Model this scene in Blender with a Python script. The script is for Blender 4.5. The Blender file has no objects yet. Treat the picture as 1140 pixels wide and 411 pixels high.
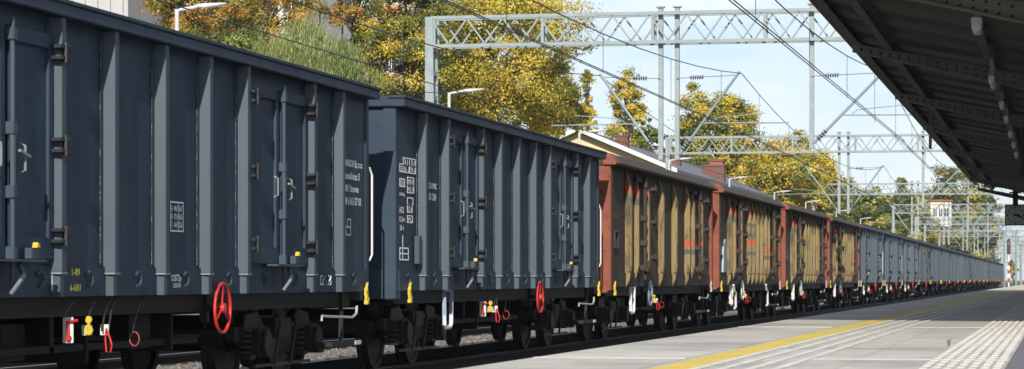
import bpy, math, random
import numpy as np
from mathutils import Vector, Matrix
R = math.radians
scene = bpy.context.scene
col = scene.collection
random.seed(7)

# ------------------------------------------------------------------ camera
F = 2895.0                      # focal length in pixels of the 1140 px wide photo
EYE = 1.09                      # metres above the rail tops (z = 0)
TH = math.atan(608.0 / F)
cd = bpy.data.cameras.new('camera'); cam = bpy.data.objects.new('camera', cd); col.objects.link(cam)
cd.sensor_width = 36; cd.lens = 36 * F / 1140; cd.clip_start = 0.1; cd.clip_end = 8000
cd.shift_y = 105.5 / 1140
cam.location = (0, 0, EYE); cam.rotation_euler = (R(90), 0, TH)
cd.dof.use_dof = True; cd.dof.focus_distance = 34; cd.dof.aperture_fstop = 9
scene.camera = cam

# ------------------------------------------------------------------ sky, sun, exposure
SUN_EL, SUN_AZ = 29.0, 8.0      # degrees; the sun is behind the camera, a little to the right of the tracks
# direction TO the sun
sdir = Vector((math.sin(R(SUN_AZ)) * math.cos(R(SUN_EL)), -math.cos(R(SUN_AZ)) * math.cos(R(SUN_EL)), math.sin(R(SUN_EL))))
world = bpy.data.worlds.new('World'); scene.world = world; world.use_nodes = True
nt = world.node_tree; nt.nodes.clear()
def N(t, k, **kw):
    n = t.nodes.new(k)
    for a, b in kw.items(): setattr(n, a, b)
    return n
sky = N(nt, 'ShaderNodeTexSky', sky_type='NISHITA', sun_disc=False)
sky.sun_elevation = R(SUN_EL); sky.sun_rotation = math.atan2(sdir.x, sdir.y)
sky.air_density = 1.0; sky.dust_density = .7; sky.ozone_density = 2.2
bg = N(nt, 'ShaderNodeBackground'); bg.inputs[1].default_value = 0.095
wo = N(nt, 'ShaderNodeOutputWorld')
tc = N(nt, 'ShaderNodeTexCoord'); mp = N(nt, 'ShaderNodeMapping'); mp.inputs['Scale'].default_value = (1, 1, 2.6)
mp.inputs['Location'].default_value = (.37, .2, .1)
cn = N(nt, 'ShaderNodeTexNoise'); cn.inputs['Scale'].default_value = 6.5; cn.inputs['Detail'].default_value = 7; cn.inputs['Roughness'].default_value = .55
cr = N(nt, 'ShaderNodeValToRGB'); cr.color_ramp.elements[0].position = .46; cr.color_ramp.elements[1].position = .66
cr.color_ramp.elements[0].color = (0.0,) * 3 + (1,); cr.color_ramp.elements[1].color = (.8,) * 3 + (1,)
mb0 = N(nt, 'ShaderNodeMixRGB'); mb0.inputs[0].default_value = .5; mb0.inputs[2].default_value = (5.9, 7.0, 9.0, 1)
mx = N(nt, 'ShaderNodeMixRGB'); mx.inputs[2].default_value = (8.6, 8.9, 9.5, 1)
L = nt.links.new
L(tc.outputs['Generated'], mp.inputs[0]); L(mp.outputs[0], cn.inputs['Vector']); L(cn.outputs['Fac'], cr.inputs[0])
L(cr.outputs[0], mx.inputs[0]); L(sky.outputs[0], mb0.inputs[1]); L(mb0.outputs[0], mx.inputs[1]); L(mx.outputs[0], bg.inputs[0]); L(bg.outputs[0], wo.inputs[0])
sl = bpy.data.lights.new('sun', 'SUN'); sl.energy = 4.8; sl.angle = R(.5); sl.color = (1, .93, .82)
so = bpy.data.objects.new('sun', sl); col.objects.link(so); so.rotation_euler = sdir.to_track_quat('Z', 'Y').to_euler()
vs = scene.view_settings; vs.view_transform = 'Standard'; vs.look = 'None'; vs.gamma = 1; vs.use_curve_mapping = False
vs.exposure = 0.4
scene.render.resolution_x = 1024; scene.render.resolution_y = 369

# ------------------------------------------------------------------ helpers
def PX(x, y, D):
    """world point seen at photo pixel (x, y) at depth D"""
    s = F / D; d = (1178 - x) * math.cos(TH) / s
    return Vector((-d, (D - d * math.sin(TH)) / math.cos(TH), EYE + (311 - y) / s))

class MB:
    def __init__(s): s.v = []; s.f = []
    def add(s, vs, fs):
        b = len(s.v); s.v += [tuple(v) for v in vs]; s.f += [tuple(i + b for i in f) for f in fs]; return s
    def box(s, x0, x1, y0, y1, z0, z1):
        if x0 > x1: x0, x1 = x1, x0
        if y0 > y1: y0, y1 = y1, y0
        if z0 > z1: z0, z1 = z1, z0
        return s.add([(x0,y0,z0),(x1,y0,z0),(x1,y1,z0),(x0,y1,z0),(x0,y0,z1),(x1,y0,z1),(x1,y1,z1),(x0,y1,z1)],
              [(0,3,2,1),(4,5,6,7),(0,1,5,4),(1,2,6,5),(2,3,7,6),(3,0,4,7)])
    def tube(s, pts, r, n=8, r2=None, cap=True, closed=False):
        pts = [Vector(p) for p in pts]; m = len(pts); vs = []; fs = []
        up = None
        for i, p in enumerate(pts):
            if closed: t = pts[(i + 1) % m] - pts[i - 1]
            else: t = pts[min(i + 1, m - 1)] - pts[max(i - 1, 0)]
            t.normalize()
            if up is None: up = Vector((0, 0, 1)) if abs(t.z) < .9 else Vector((1, 0, 0))
            a = t.cross(up).normalized(); b = a.cross(t).normalized(); up = b
            rr = r if r2 is None else r + (r2 - r) * i / (m - 1)
            for k in range(n):
                q = 2 * math.pi * k / n; vs.append(p + a * (rr * math.cos(q)) + b * (rr * math.sin(q)))
        for i in range(m if closed else m - 1):
            j = (i + 1) % m
            for k in range(n): fs.append((i*n+k, i*n+(k+1)%n, j*n+(k+1)%n, j*n+k))
        if cap and not closed: fs.append(tuple(range(n-1,-1,-1))); fs.append(tuple((m-1)*n+k for k in range(n)))
        return s.add(vs, fs)
    def bar(s, a, b, w, h=None):           # rectangular bar between two points
        h = h or w; a = Vector(a); b = Vector(b); t = (b - a).normalized()
        up = Vector((0, 0, 1)) if abs(t.z) < .95 else Vector((0, 1, 0))
        p = t.cross(up).normalized() * (w / 2); q = p.cross(t).normalized() * (h / 2)
        return s.add([a-p-q, a+p-q, a+p+q, a-p+q, b-p-q, b+p-q, b+p+q, b-p+q],
              [(0,3,2,1),(4,5,6,7),(0,1,5,4),(1,2,6,5),(2,3,7,6),(3,0,4,7)])
    def prism(s, poly, axis, a, b):        # polygon extruded along an axis; poly in the two other axes in order
        def P(u, v, w): return {'x': (w, u, v), 'y': (u, w, v), 'z': (u, v, w)}[axis]
        n = len(poly)
        return s.add([P(u, v, a) for u, v in poly] + [P(u, v, b) for u, v in poly],
              [tuple(range(n-1,-1,-1)), tuple(range(n, 2*n))] + [(i, (i+1)%n, n+(i+1)%n, n+i) for i in range(n)])
    def ring(s, c, rad, r, axis='x', n=24, m=6, sy=1.0):
        c = Vector(c); pts = []
        for k in range(n):
            q = 2 * math.pi * k / n; u, v = rad * math.cos(q), rad * math.sin(q) * sy
            pts.append(c + Vector({'x': (0, u, v), 'y': (u, 0, v), 'z': (u, v, 0)}[axis]))
        return s.tube(pts, r, m, closed=True)
    def cyl(s, a, b, r, n=16): return s.tube([a, b], r, n)
    def build(s, name, m, parent=None, bevel=0, smooth=False, **kw):
        me = bpy.data.meshes.new(name); me.from_pydata(s.v, [], s.f); me.update()
        import bmesh
        bm = bmesh.new(); bm.from_mesh(me); bmesh.ops.recalc_face_normals(bm, faces=bm.faces)
        if bevel:
            bmesh.ops.bevel(bm, geom=[e for e in bm.edges if len(e.link_faces) == 2 and e.calc_face_angle(0) > .6], offset=bevel, segments=2, affect='EDGES', clamp_overlap=True)
        bm.to_mesh(me); bm.free()
        if smooth:
            for p in me.polygons: p.use_smooth = True
        me.materials.append(m)
        o = bpy.data.objects.new(name, me); col.objects.link(o)
        if parent: o.parent = parent
        for k, v in kw.items(): o[k] = v
        return o

def tag(o, label=None, cat=None, group=None, kind=None):
    if label: o['label'] = label
    if cat: o['category'] = cat
    if group: o['group'] = group
    if kind: o['kind'] = kind
    return o
def empty(name, loc=(0, 0, 0)):
    o = bpy.data.objects.new(name, None); col.objects.link(o); o.location = loc; o.empty_display_size = .3; return o
def copy_tree(o, parent=None, skip=()):
    c = o.copy(); col.objects.link(c); c.parent = parent
    for ch in list(o.children):
        if ch.name.split('.')[0] in skip: continue
        copy_tree(ch, c, skip)
    return c

def mat(name, c, rough=.6, metal=0.0, var=.12, scale=3.0, c2=None, bump=0.0, bscale=40, stretch=(1, 1, 1), rust=None, rustamt=.55, spec=.5):
    m = bpy.data.materials.new(name); m.use_nodes = True; t = m.node_tree; b = t.nodes['Principled BSDF']
    b.inputs['Roughness'].default_value = rough; b.inputs['Metallic'].default_value = metal
    b.inputs['Specular IOR Level'].default_value = spec
    tcn = N(t, 'ShaderNodeTexCoord'); mpn = N(t, 'ShaderNodeMapping'); mpn.inputs['Scale'].default_value = stretch
    t.links.new(tcn.outputs['Object'], mpn.inputs[0])
    nz = N(t, 'ShaderNodeTexNoise'); nz.inputs['Scale'].default_value = scale; nz.inputs['Detail'].default_value = 6; nz.inputs['Roughness'].default_value = .6
    t.links.new(mpn.outputs[0], nz.inputs['Vector'])
    rp = N(t, 'ShaderNodeValToRGB'); e = rp.color_ramp.elements; e[0].position = .3; e[1].position = .7
    c2 = c2 or tuple(x * (1 + var) for x in c)
    e[0].color = tuple(x * (1 - var) for x in c) + (1,); e[1].color = tuple(c2) + (1,)
    t.links.new(nz.outputs['Fac'], rp.inputs[0]); out = rp.outputs[0]
    if rust:
        n2 = N(t, 'ShaderNodeTexNoise'); n2.inputs['Scale'].default_value = scale * 2.7; n2.inputs['Detail'].default_value = 8; n2.inputs['Roughness'].default_value = .7
        t.links.new(mpn.outputs[0], n2.inputs['Vector'])
        r2 = N(t, 'ShaderNodeValToRGB'); r2.color_ramp.elements[0].position = rustamt; r2.color_ramp.elements[1].position = min(rustamt + .13, 1)
        t.links.new(n2.outputs['Fac'], r2.inputs[0])
        mm = N(t, 'ShaderNodeMixRGB'); mm.inputs[2].default_value = rust + (1,)
        t.links.new(r2.outputs[0], mm.inputs[0]); t.links.new(out, mm.inputs[1]); out = mm.outputs[0]
    t.links.new(out, b.inputs['Base Color'])
    if bump:
        n3 = N(t, 'ShaderNodeTexNoise'); n3.inputs['Scale'].default_value = bscale; n3.inputs['Detail'].default_value = 4
        t.links.new(tcn.outputs['Object'], n3.inputs['Vector'])
        bp = N(t, 'ShaderNodeBump'); bp.inputs['Strength'].default_value = bump; bp.inputs['Distance'].default_value = .02
        t.links.new(n3.outputs['Fac'], bp.inputs['Height']); t.links.new(bp.outputs[0], b.inputs['Normal'])
    return m
def wallmat(name, c, c2, rust, amt, rough=.5, dent=.35):
    """painted sheet steel: vertical dirt streaks, shallow dents, rust spots"""
    m = mat(name, c, rough, var=.12, scale=1.3, c2=c2, stretch=(1, 1.9, .33), rust=rust, rustamt=amt, spec=.35)
    t = m.node_tree; b = t.nodes['Principled BSDF']
    tcn = N(t, 'ShaderNodeTexCoord'); n3 = N(t, 'ShaderNodeTexNoise'); n3.inputs['Scale'].default_value = 1.8; n3.inputs['Detail'].default_value = 2
    t.links.new(tcn.outputs['Object'], n3.inputs['Vector'])
    bp = N(t, 'ShaderNodeBump'); bp.inputs['Strength'].default_value = dent; bp.inputs['Distance'].default_value = .05
    t.links.new(n3.outputs['Fac'], bp.inputs['Height']); t.links.new(bp.outputs[0], b.inputs['Normal'])
    return m

M = {}
M['blue'] = wallmat('blue_grey_paint', (.011, .026, .050), (.022, .043, .074), (.024, .027, .032), .58, .55)
M['blue2'] = mat('blue_grey_post_paint', (.028, .049, .070), .5, var=.1, scale=2.5, rust=(.045, .04, .036), rustamt=.68, stretch=(1, 1, .5))
M['blue_mid'] = mat('handle_grey', (.16, .19, .21), .5, scale=9)
M['blue_pale'] = mat('worn_grey_edge', (.32, .36, .38), .6, scale=9)
M['rimblue'] = wallmat('navy_rim_paint', (.011, .023, .044), (.018, .035, .062), (.03, .028, .027), .7)
M['hinge'] = mat('black_hinge', (.015, .017, .02), .4, scale=9, var=.3)
M['brown'] = wallmat('brown_sooty_paint', (.034, .026, .017), (.070, .052, .033), (.03, .022, .018), .58, .75, .5)
M['rim_brown'] = mat('brown_rusty_rim', (.042, .029, .020), .85, scale=4, rust=(.06, .033, .022), rustamt=.58)
M['red_end'] = mat('rust_red_paint', (.185, .046, .021), .7, scale=3, var=.25, rust=(.06, .022, .016), rustamt=.53)
M['black'] = mat('grimy_black_steel', (.005, .005, .006), .7, scale=6, var=.35)
M['bogie'] = mat('bogie_dirt', (.006, .006, .007), .6, scale=8, var=.4, rust=(.018, .015, .013), rustamt=.6)
M['wheel'] = mat('wheel_steel', (.010, .0095, .010), .6, scale=8, var=.3)
M['tread'] = mat('worn_bright_steel', (.35, .34, .33), .3, metal=.9, scale=8)
M['redp'] = mat('red_paint', (.46, .022, .015), .5, scale=12, var=.2, rust=(.16, .02, .015), rustamt=.64)
M['yellow'] = mat('yellow_paint', (.50, .37, .03), .55, scale=12, var=.2, rust=(.14, .09, .03), rustamt=.6)
M['white'] = mat('white_paint', (.58, .58, .57), .5, scale=6, var=.1, rust=(.25, .22, .2), rustamt=.68)
M['letter'] = mat('white_lettering', (.86, .88, .88), .6, scale=30, var=.1)
M['yletter'] = mat('yellow_lettering', (.75, .68, .05), .6, scale=30, var=.15)
M['greyblue'] = mat('grey_blue_paint', (.22, .28, .36), .5, scale=6)
M['galv'] = mat('galvanised_steel', (.20, .24, .25), .55, metal=.1, scale=4, var=.12, rust=(.14, .165, .17), rustamt=.62)
M['wire'] = mat('dark_wire', (.02, .02, .022), .6)
M['insul'] = mat('brown_insulator', (.035, .025, .022), .3)
M['rail'] = mat('rail_rust', (.02, .016, .014), .8, scale=5, var=.35)
M['railtop'] = mat('rail_head', (.28, .26, .24), .35, metal=.8, scale=4)
M['canopy'] = mat('canopy_dark_steel', (.12, .12, .108), .6, scale=2, var=.18, rust=(.08, .07, .06), rustamt=.62)
M['girder'] = mat('girder_grey_green', (.17, .17, .15), .6, scale=2, var=.15, rust=(.1, .09, .08), rustamt=.64)
M['deck'] = mat('canopy_deck', (.15, .15, .132), .75, scale=1.2, var=.25, stretch=(.4, 3, 1))
M['lampglass'] = mat('milky_plastic', (.75, .77, .78), .25, scale=5, var=.04)
M['lampbody'] = mat('grey_lamp_body', (.3, .31, .32), .4, scale=5)
M['plaster'] = mat('yellow_plaster', (.56, .46, .27), .85, scale=1.4, var=.08, bump=.3)
M['brick'] = mat('red_brick', (.25, .085, .05), .85, scale=9, var=.25)
M['brick2'] = mat('dark_brick', (.13, .06, .045), .9, scale=9, var=.3)
M['roof'] = mat('grey_roof_felt', (.11, .115, .125), .8, scale=2)
M['glass'] = mat('window_glass', (.03, .04, .05), .08, scale=1, var=.1)
M['concrete'] = mat('pale_concrete', (.46, .46, .44), .85, scale=1.2, var=.1, bump=.3)
M['panelwhite'] = mat('white_corrugated_panel', (.36, .36, .36), .7, scale=.8, var=.06)
M['lampwhite'] = mat('lamp_white_paint', (.42, .43, .43), .5, scale=3)
M['creamwall'] = mat('cream_wall', (.6, .55, .44), .8, scale=1)
M['orangewall'] = mat('orange_render', (.55, .26, .1), .85, scale=.8)
M['clock'] = mat('clock_face', (.30, .34, .28), .4, scale=4)
M['clockmark'] = mat('clock_marks', (.012, .012, .012), .5)

def paint_bands(name, bands):
    """beige post paint with orange and grey bands at given heights (object z)"""
    m = mat(name, (.185, .138, .058), .75, var=.25, scale=4, rust=(.045, .03, .018), rustamt=.50, stretch=(1, 1.4, .16))
    t = m.node_tree; b = t.nodes['Principled BSDF']; cur = b.inputs['Base Color'].links[0].from_socket
    tcn = N(t, 'ShaderNodeTexCoord'); sp = N(t, 'ShaderNodeSeparateXYZ'); t.links.new(tcn.outputs['Object'], sp.inputs[0])
    for z0, z1, c in bands:
        a = N(t, 'ShaderNodeMath', operation='GREATER_THAN'); a.inputs[1].default_value = z0
        d = N(t, 'ShaderNodeMath', operation='LESS_THAN'); d.inputs[1].default_value = z1
        e = N(t, 'ShaderNodeMath', operation='MULTIPLY')
        t.links.new(sp.outputs[2], a.inputs[0]); t.links.new(sp.outputs[2], d.inputs[0]); t.links.new(a.outputs[0], e.inputs[0]); t.links.new(d.outputs[0], e.inputs[1])
        q = N(t, 'ShaderNodeMath', operation='MULTIPLY'); q.inputs[1].default_value = .9; t.links.new(e.outputs[0], q.inputs[0])
        mm = N(t, 'ShaderNodeMixRGB'); mm.inputs[2].default_value = c + (1,)
        t.links.new(q.outputs[0], mm.inputs[0]); t.links.new(cur, mm.inputs[1]); cur = mm.outputs[0]
    t.links.new(cur, b.inputs['Base Color'])
    return m
ORG = (.34, .065, .03); GRY = (.06, .063, .06)
M['post_plain'] = paint_bands('beige_post_paint', [])
M['post_high'] = paint_bands('beige_post_paint_high_bands', [(2.60, 2.76, ORG), (2.42, 2.54, GRY)])
M['post_low'] = paint_bands('beige_post_paint_low_bands', [(1.76, 1.90, ORG), (1.60, 1.70, GRY)])
M['post_many'] = paint_bands('beige_post_paint_many_bands', [(2.66, 2.8, ORG), (2.38, 2.46, GRY), (2.12, 2.2, GRY), (1.92, 2.06, ORG), (1.68, 1.76, GRY)])

# ------------------------------------------------------------------ ground, tracks, platforms
def gravel(name, ca, cb, scale):
    m = bpy.data.materials.new(name); m.use_nodes = True; t = m.node_tree; b = t.nodes['Principled BSDF']
    b.inputs['Roughness'].default_value = .9
    tcn = N(t, 'ShaderNodeTexCoord'); vo = N(t, 'ShaderNodeTexVoronoi'); vo.inputs['Scale'].default_value = scale
    t.links.new(tcn.outputs['Object'], vo.inputs['Vector'])
    rp = N(t, 'ShaderNodeValToRGB'); rp.color_ramp.elements[0].color = ca + (1,); rp.color_ramp.elements[1].color = cb + (1,)
    sp = N(t, 'ShaderNodeSeparateColor'); t.links.new(vo.outputs['Color'], sp.inputs[0]); t.links.new(sp.outputs[0], rp.inputs[0])
    t.links.new(rp.outputs[0], b.inputs['Base Color'])
    bp = N(t, 'ShaderNodeBump'); bp.inputs['Strength'].default_value = 1; bp.inputs['Distance'].default_value = .04; bp.invert = True
    t.links.new(vo.outputs['Distance'], bp.inputs['Height']); t.links.new(bp.outputs[0], b.inputs['Normal'])
    return m
M['ballast'] = gravel('ballast_stone', (.05, .043, .038), (.25, .22, .19), 17)
M['grassland'] = mat('dry_grass_ground', (.10, .10, .045), .95, scale=.3, var=.3, c2=(.16, .14, .07))
TRX = [-4.4, -8.85, -13.4]
def st(mb, name, m, **kw): o = mb.build(name, m, **kw); o['kind'] = 'structure'; return o
st(MB().add([(-1500, -200, -.5), (1500, -200, -.5), (1500, 3500, -.5), (-1500, 3500, -.5)], [(0,1,2,3)]), 'ground', M['grassland'])
st(MB().prism([(-15.25, -.49), (-15.25, -.16), (-2.72, -.16), (-2.72, -.49)], 'y', -20, 1600), 'ballast_bed', M['ballast'])
# loose ballast stones by the third track, where light reaches under the wagons
rng = np.random.default_rng(3)
mb = MB()
for _ in range(5200):
    x = random.uniform(-15.1, -10.2); y = 9 + 62 * random.random() ** 1.3; r = random.uniform(.025, .055); a = random.random() * 3
    z = -.155
    c, s = math.cos(a) * r, math.sin(a) * r
    mb.add([(x+c, y+s, z), (x-s, y+c, z), (x-c, y-s, z), (x+s, y-c, z), (x+random.uniform(-.3,.3)*r, y, z + r * random.uniform(.4, .85))], [(0,1,4),(1,2,4),(2,3,4),(3,0,4)])
o = mb.build('loose_ballast', M['ballast']); o['kind'] = 'stuff'; o['label'] = 'grey crushed stone lying on the track bed'; o['category'] = 'ballast'
# sleepers (structure of the track) and rails
M['sleeper'] = mat('concrete_sleeper', (.16, .14, .12), .9, scale=6, var=.2)
mb = MB()
for tx in TRX:
    for k in range(0, 330): mb.box(tx - 1.25, tx + 1.25, 5 + k * .6, 5.24 + k * .6, -.2, -.158)
st(mb, 'track_sleepers', M['sleeper'])
RP = [(-.075,-.172),(.075,-.172),(.075,-.158),(.012,-.14),(.012,-.045),(.036,-.035),(.036,-.003),(.03,0),(-.03,0),(-.036,-.003),(-.036,-.035),(-.012,-.045),(-.012,-.14),(-.075,-.158)]
for i, tx in enumerate(TRX):
    for sgn in (-1, 1):
        rx = tx + sgn * .7535
        o = MB().prism([(rx + u, v) for u, v in RP], 'y', -20, 1500).build('rail', M['rail']); o['kind'] = 'structure'
        h = MB().box(rx - .03, rx + .03, -20, 1500, .001, .004).build('rail_head', M['railtop'], o)

# the platform: body, concrete slabs, yellow line, guiding ribs, tactile field, asphalt
PZ = .68; PE = -2.70
def slabmat(name, c, c2, sx, sy, mortar, ms=.012, rough=.85, off=.0, bump=.3):
    m = mat(name, c, rough, scale=2.2, var=.08, c2=c2, bump=bump, bscale=60)
    t = m.node_tree; b = t.nodes['Principled BSDF']; cur = b.inputs['Base Color'].links[0].from_socket
    tcn = N(t, 'ShaderNodeTexCoord'); br = N(t, 'ShaderNodeTexBrick'); br.offset = off
    br.inputs['Scale'].default_value = 1; br.inputs['Brick Width'].default_value = sx; br.inputs['Row Height'].default_value = sy
    br.inputs['Mortar Size'].default_value = ms; br.inputs['Color1'].default_value = (1, 1, 1, 1); br.inputs['Color2'].default_value = (.84, .84, .85, 1); br.inputs['Mortar'].default_value = mortar + (1,)
    t.links.new(tcn.outputs['Object'], br.inputs['Vector'])
    mm = N(t, 'ShaderNodeMixRGB', blend_type='MULTIPLY'); mm.inputs[0].default_value = 1
    t.links.new(cur, mm.inputs[1]); t.links.new(br.outputs['Color'], mm.inputs[2]); cur = mm.outputs[0]
    for sc_, p0, amt in ((.8, .52, .25), (7, .60, .35), (26, .66, .5)):      # worn patches, stains, chewing gum
        n_ = N(t, 'ShaderNodeTexNoise'); n_.inputs['Scale'].default_value = sc_; n_.inputs['Detail'].default_value = 5
        t.links.new(tcn.outputs['Object'], n_.inputs['Vector'])
        r_ = N(t, 'ShaderNodeValToRGB'); r_.color_ramp.elements[0].position = p0; r_.color_ramp.elements[1].position = p0 + .12
        r_.color_ramp.elements[0].color = (1, 1, 1, 1); r_.color_ramp.elements[1].color = (1 - amt, 1 - amt, 1 - amt * .95, 1)
        t.links.new(n_.outputs['Fac'], r_.inputs[0]); q_ = N(t, 'ShaderNodeMixRGB', blend_type='MULTIPLY'); q_.inputs[0].default_value = 1
        t.links.new(cur, q_.inputs[1]); t.links.new(r_.outputs[0], q_.inputs[2]); cur = q_.outputs[0]
    t.links.new(cur, b.inputs['Base Color'])
    return m
M['slab'] = slabmat('platform_concrete_slabs', (.39, .365, .315), (.475, .45, .395), 1.0, .25, (.78, .78, .78))
M['slab2'] = slabmat('platform_edge_slabs', (.395, .37, .32), (.48, .455, .40), 3.0, .62, (.75, .75, .75))
M['paver'] = slabmat('tactile_pavers', (.41, .395, .35), (.50, .48, .43), .2, .4, (.7, .7, .7), ms=.01)
M['asphalt'] = mat('asphalt', (.11, .11, .118), .9, scale=30, var=.25, bump=.5)
M['yline'] = mat('yellow_floor_paint', (.52, .38, .055), .8, scale=3, var=.16, rust=(.42, .35, .2), rustamt=.56)
M['button'] = mat('tactile_button', (.47, .45, .40), .85, scale=3, var=.14)
M['rib'] = mat('pale_guiding_rib', (.50, .48, .43), .85, scale=3, var=.2, rust=(.40, .38, .33), rustamt=.55)
PY1 = 420
st(MB().box(PE + .06, 6.0, 3, PY1, -.5, PZ - .12), 'platform_body', M['concrete'])
st(MB().box(PE, -1.872, 3, PY1, PZ - .12, PZ), 'platform_edge', M['slab2'], bevel=.008)
st(MB().box(-1.872, -.64, 3, PY1, PZ - .12, PZ), 'platform_paving', M['slab'])
st(MB().box(-.64, -.24, 3, PY1, PZ - .12, PZ), 'tactile_paving', M['paver'])
st(MB().box(-.24, 6.0, 3, PY1, PZ - .12, PZ - .006), 'asphalt_strip', M['asphalt'])
st(MB().box(-1.82, -1.63, 3, PY1, PZ + .001, PZ + .004), 'yellow_line', M['yline'])
mb = MB()
for x in (-1.61, -1.49, -1.365, -1.25): mb.box(x - .022, x + .022, 3, PY1, PZ - .01, PZ + .006)
st(mb, 'guiding_ribs', M['rib'])
mb = MB()      # raised buttons of the tactile field
for k in range(0, 200):
    y = 8 + k * .4
    for j, x in enumerate((-.605, -.55, -.495, -.44, -.385, -.33, -.275)):
        o_ = .2 * (j % 2); mb.box(x - .018, x + .018, y + o_, y + o_ + .26 + .03 * math.sin(k * 7 + j * 3), PZ - .005, PZ + .004)
st(mb, 'tactile_buttons', M['button'])
mb = MB()
for k in range(0, 40):
    y = 4.4 + 8.9 * k; mb.box(PE + .02, -1.875, y, y + .07, PZ + .001, PZ + .004); mb.box(-1.24, -.245, y + .02, y + .08, PZ + .001, PZ + .0035)
st(mb, 'expansion_joints', M['rib'])
# far island platform behind the third track
st(MB().box(-21.5, -15.3, -5, 500, -.49, .62), 'far_platform', M['concrete'])
st(MB().box(2, 6, 421, 1500, -.49, -.1), 'path', M['asphalt'])

# ------------------------------------------------------------------ lettering
def text_obj(s, size, parent, loc, m, name='lettering', width=None, vertical=False, align='LEFT'):
    cu = bpy.data.curves.new('t', 'FONT'); cu.body = s; cu.size = size; cu.align_x = align; cu.resolution_u = 2; cu.offset = size * .022
    cu.space_line = .98
    to = bpy.data.objects.new('t', cu); col.objects.link(to)
    dg = bpy.context.evaluated_depsgraph_get(); me = bpy.data.meshes.new_from_object(to.evaluated_get(dg)); bpy.data.objects.remove(to)
    co = np.zeros(len(me.vertices) * 3); me.vertices.foreach_get('co', co); co = co.reshape(-1, 3)
    if width and len(co): co[:, 0] *= width / max(co[:, 0].max() - co[:, 0].min(), 1e-4)
    if vertical: co = np.stack([-co[:, 1], co[:, 0], co[:, 2]], 1)
    # lay it on a side that faces +X: text x -> +Y, text y -> +Z
    out = np.stack([np.zeros(len(co)), co[:, 0], co[:, 1]], 1)
    me.vertices.foreach_set('co', out.astype(np.float32).ravel()); me.update(); me.materials.append(m)
    o = bpy.data.objects.new(name, me); col.objects.link(o); o.parent = parent; o.location = loc
    return o

# ------------------------------------------------------------------ wagons
WX = 1.40            # half width of the body at the sheet plane
def bogie(parent, yc):
    b = MB()
    for s in (-1, 1):
        x0, x1 = s * .96, s * 1.06
        prof = [(-1.45,.62),(-1.15,.62),(-1.1,.74),(-.7,.78),(-.45,.62),(.45,.62),(.7,.78),(1.1,.74),(1.15,.62),(1.45,.62),(1.45,.50),(1.2,.42),(.62,.42),(.42,.34),(-.42,.34),(-.62,.42),(-1.2,.42),(-1.45,.50)]
        b.prism([(yc + u, v) for u, v in prof], 'x', x0, x1)
        b.box(s * .94, s * 1.12, yc - .28, yc + .28, .5, .70)
    b.box(-.95, .95, yc - .22, yc + .22, .42, .72)
    for e in (-1.42, 1.42): b.box(-.95, .95, yc + e - .06, yc + e + .06, .45, .6)
    fr = b.build('bogie_frame', M['bogie'], parent, bevel=.012)
    for dy in (-.9, .9):
        for s in (-1, 1):
            ab = MB()
            ab.cyl((s * 1.07, yc + dy, .46), (s * 1.24, yc + dy, .46), .135, 14)
            ab.box(s * 1.0, s * 1.19, yc + dy - .17, yc + dy + .17, .33, .60)
            for q in (-.3, .3):
                for k in range(5): ab.cyl((s * 1.08, yc + dy + q, .36 + k * .055), (s * 1.08, yc + dy + q, .385 + k * .055), .085, 10)
                ab.box(s * .98, s * 1.18, yc + dy + q - .1, yc + dy + q + .1, .31, .35)
            ab.build('axle_box', M['bogie'], fr, bevel=.01)
        w = MB()
        for s in (-1, 1):
            pr = [(.69, .46), (.69, .44), (.70, .40), (.74, .37), (.745, .18), (.72, .1), (.82, .1), (.80, .18), (.79, .37), (.81, .40), (.82, .445), (.735, .452), (.72, .485), (.695, .485)]
            n = 28; vs = []; fs = []
            for k in range(n):
                q = 2 * math.pi * k / n
                for (u, r) in pr: vs.append((s * u, yc + dy + r * math.cos(q), .463 + r * math.sin(q)))
            m_ = len(pr)
            for k in range(n):
                for j in range(m_): fs.append((k*m_+j, k*m_+(j+1)%m_, ((k+1)%n)*m_+(j+1)%m_, ((k+1)%n)*m_+j))
            w.add(vs, fs)
        w.cyl((-.9, yc + dy, .463), (.9, yc + dy, .463), .085, 12)
        w.build('wheelset', M['wheel'], fr)
    # brake hangers, light diagonal links
    for s in (1,):
        h = MB()
        for dy in (-.28, .28):
            h.tube([(s * 1.14, yc + dy - .12, .24), (s * 1.14, yc + dy - .02, .42), (s * 1.13, yc + dy + .12, .62), (s * 1.1, yc + dy + .14, .74)], .017, 6)
        h.bar((s * 1.12, yc - 1.0, .235), (s * 1.12, yc + .9, .235), .03, .03)
    h.build('brake_hanger', M['bogie_link'], fr)
M['bogie_link'] = mat('worn_link_steel', (.028, .026, .023), .5, scale=8)

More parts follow.
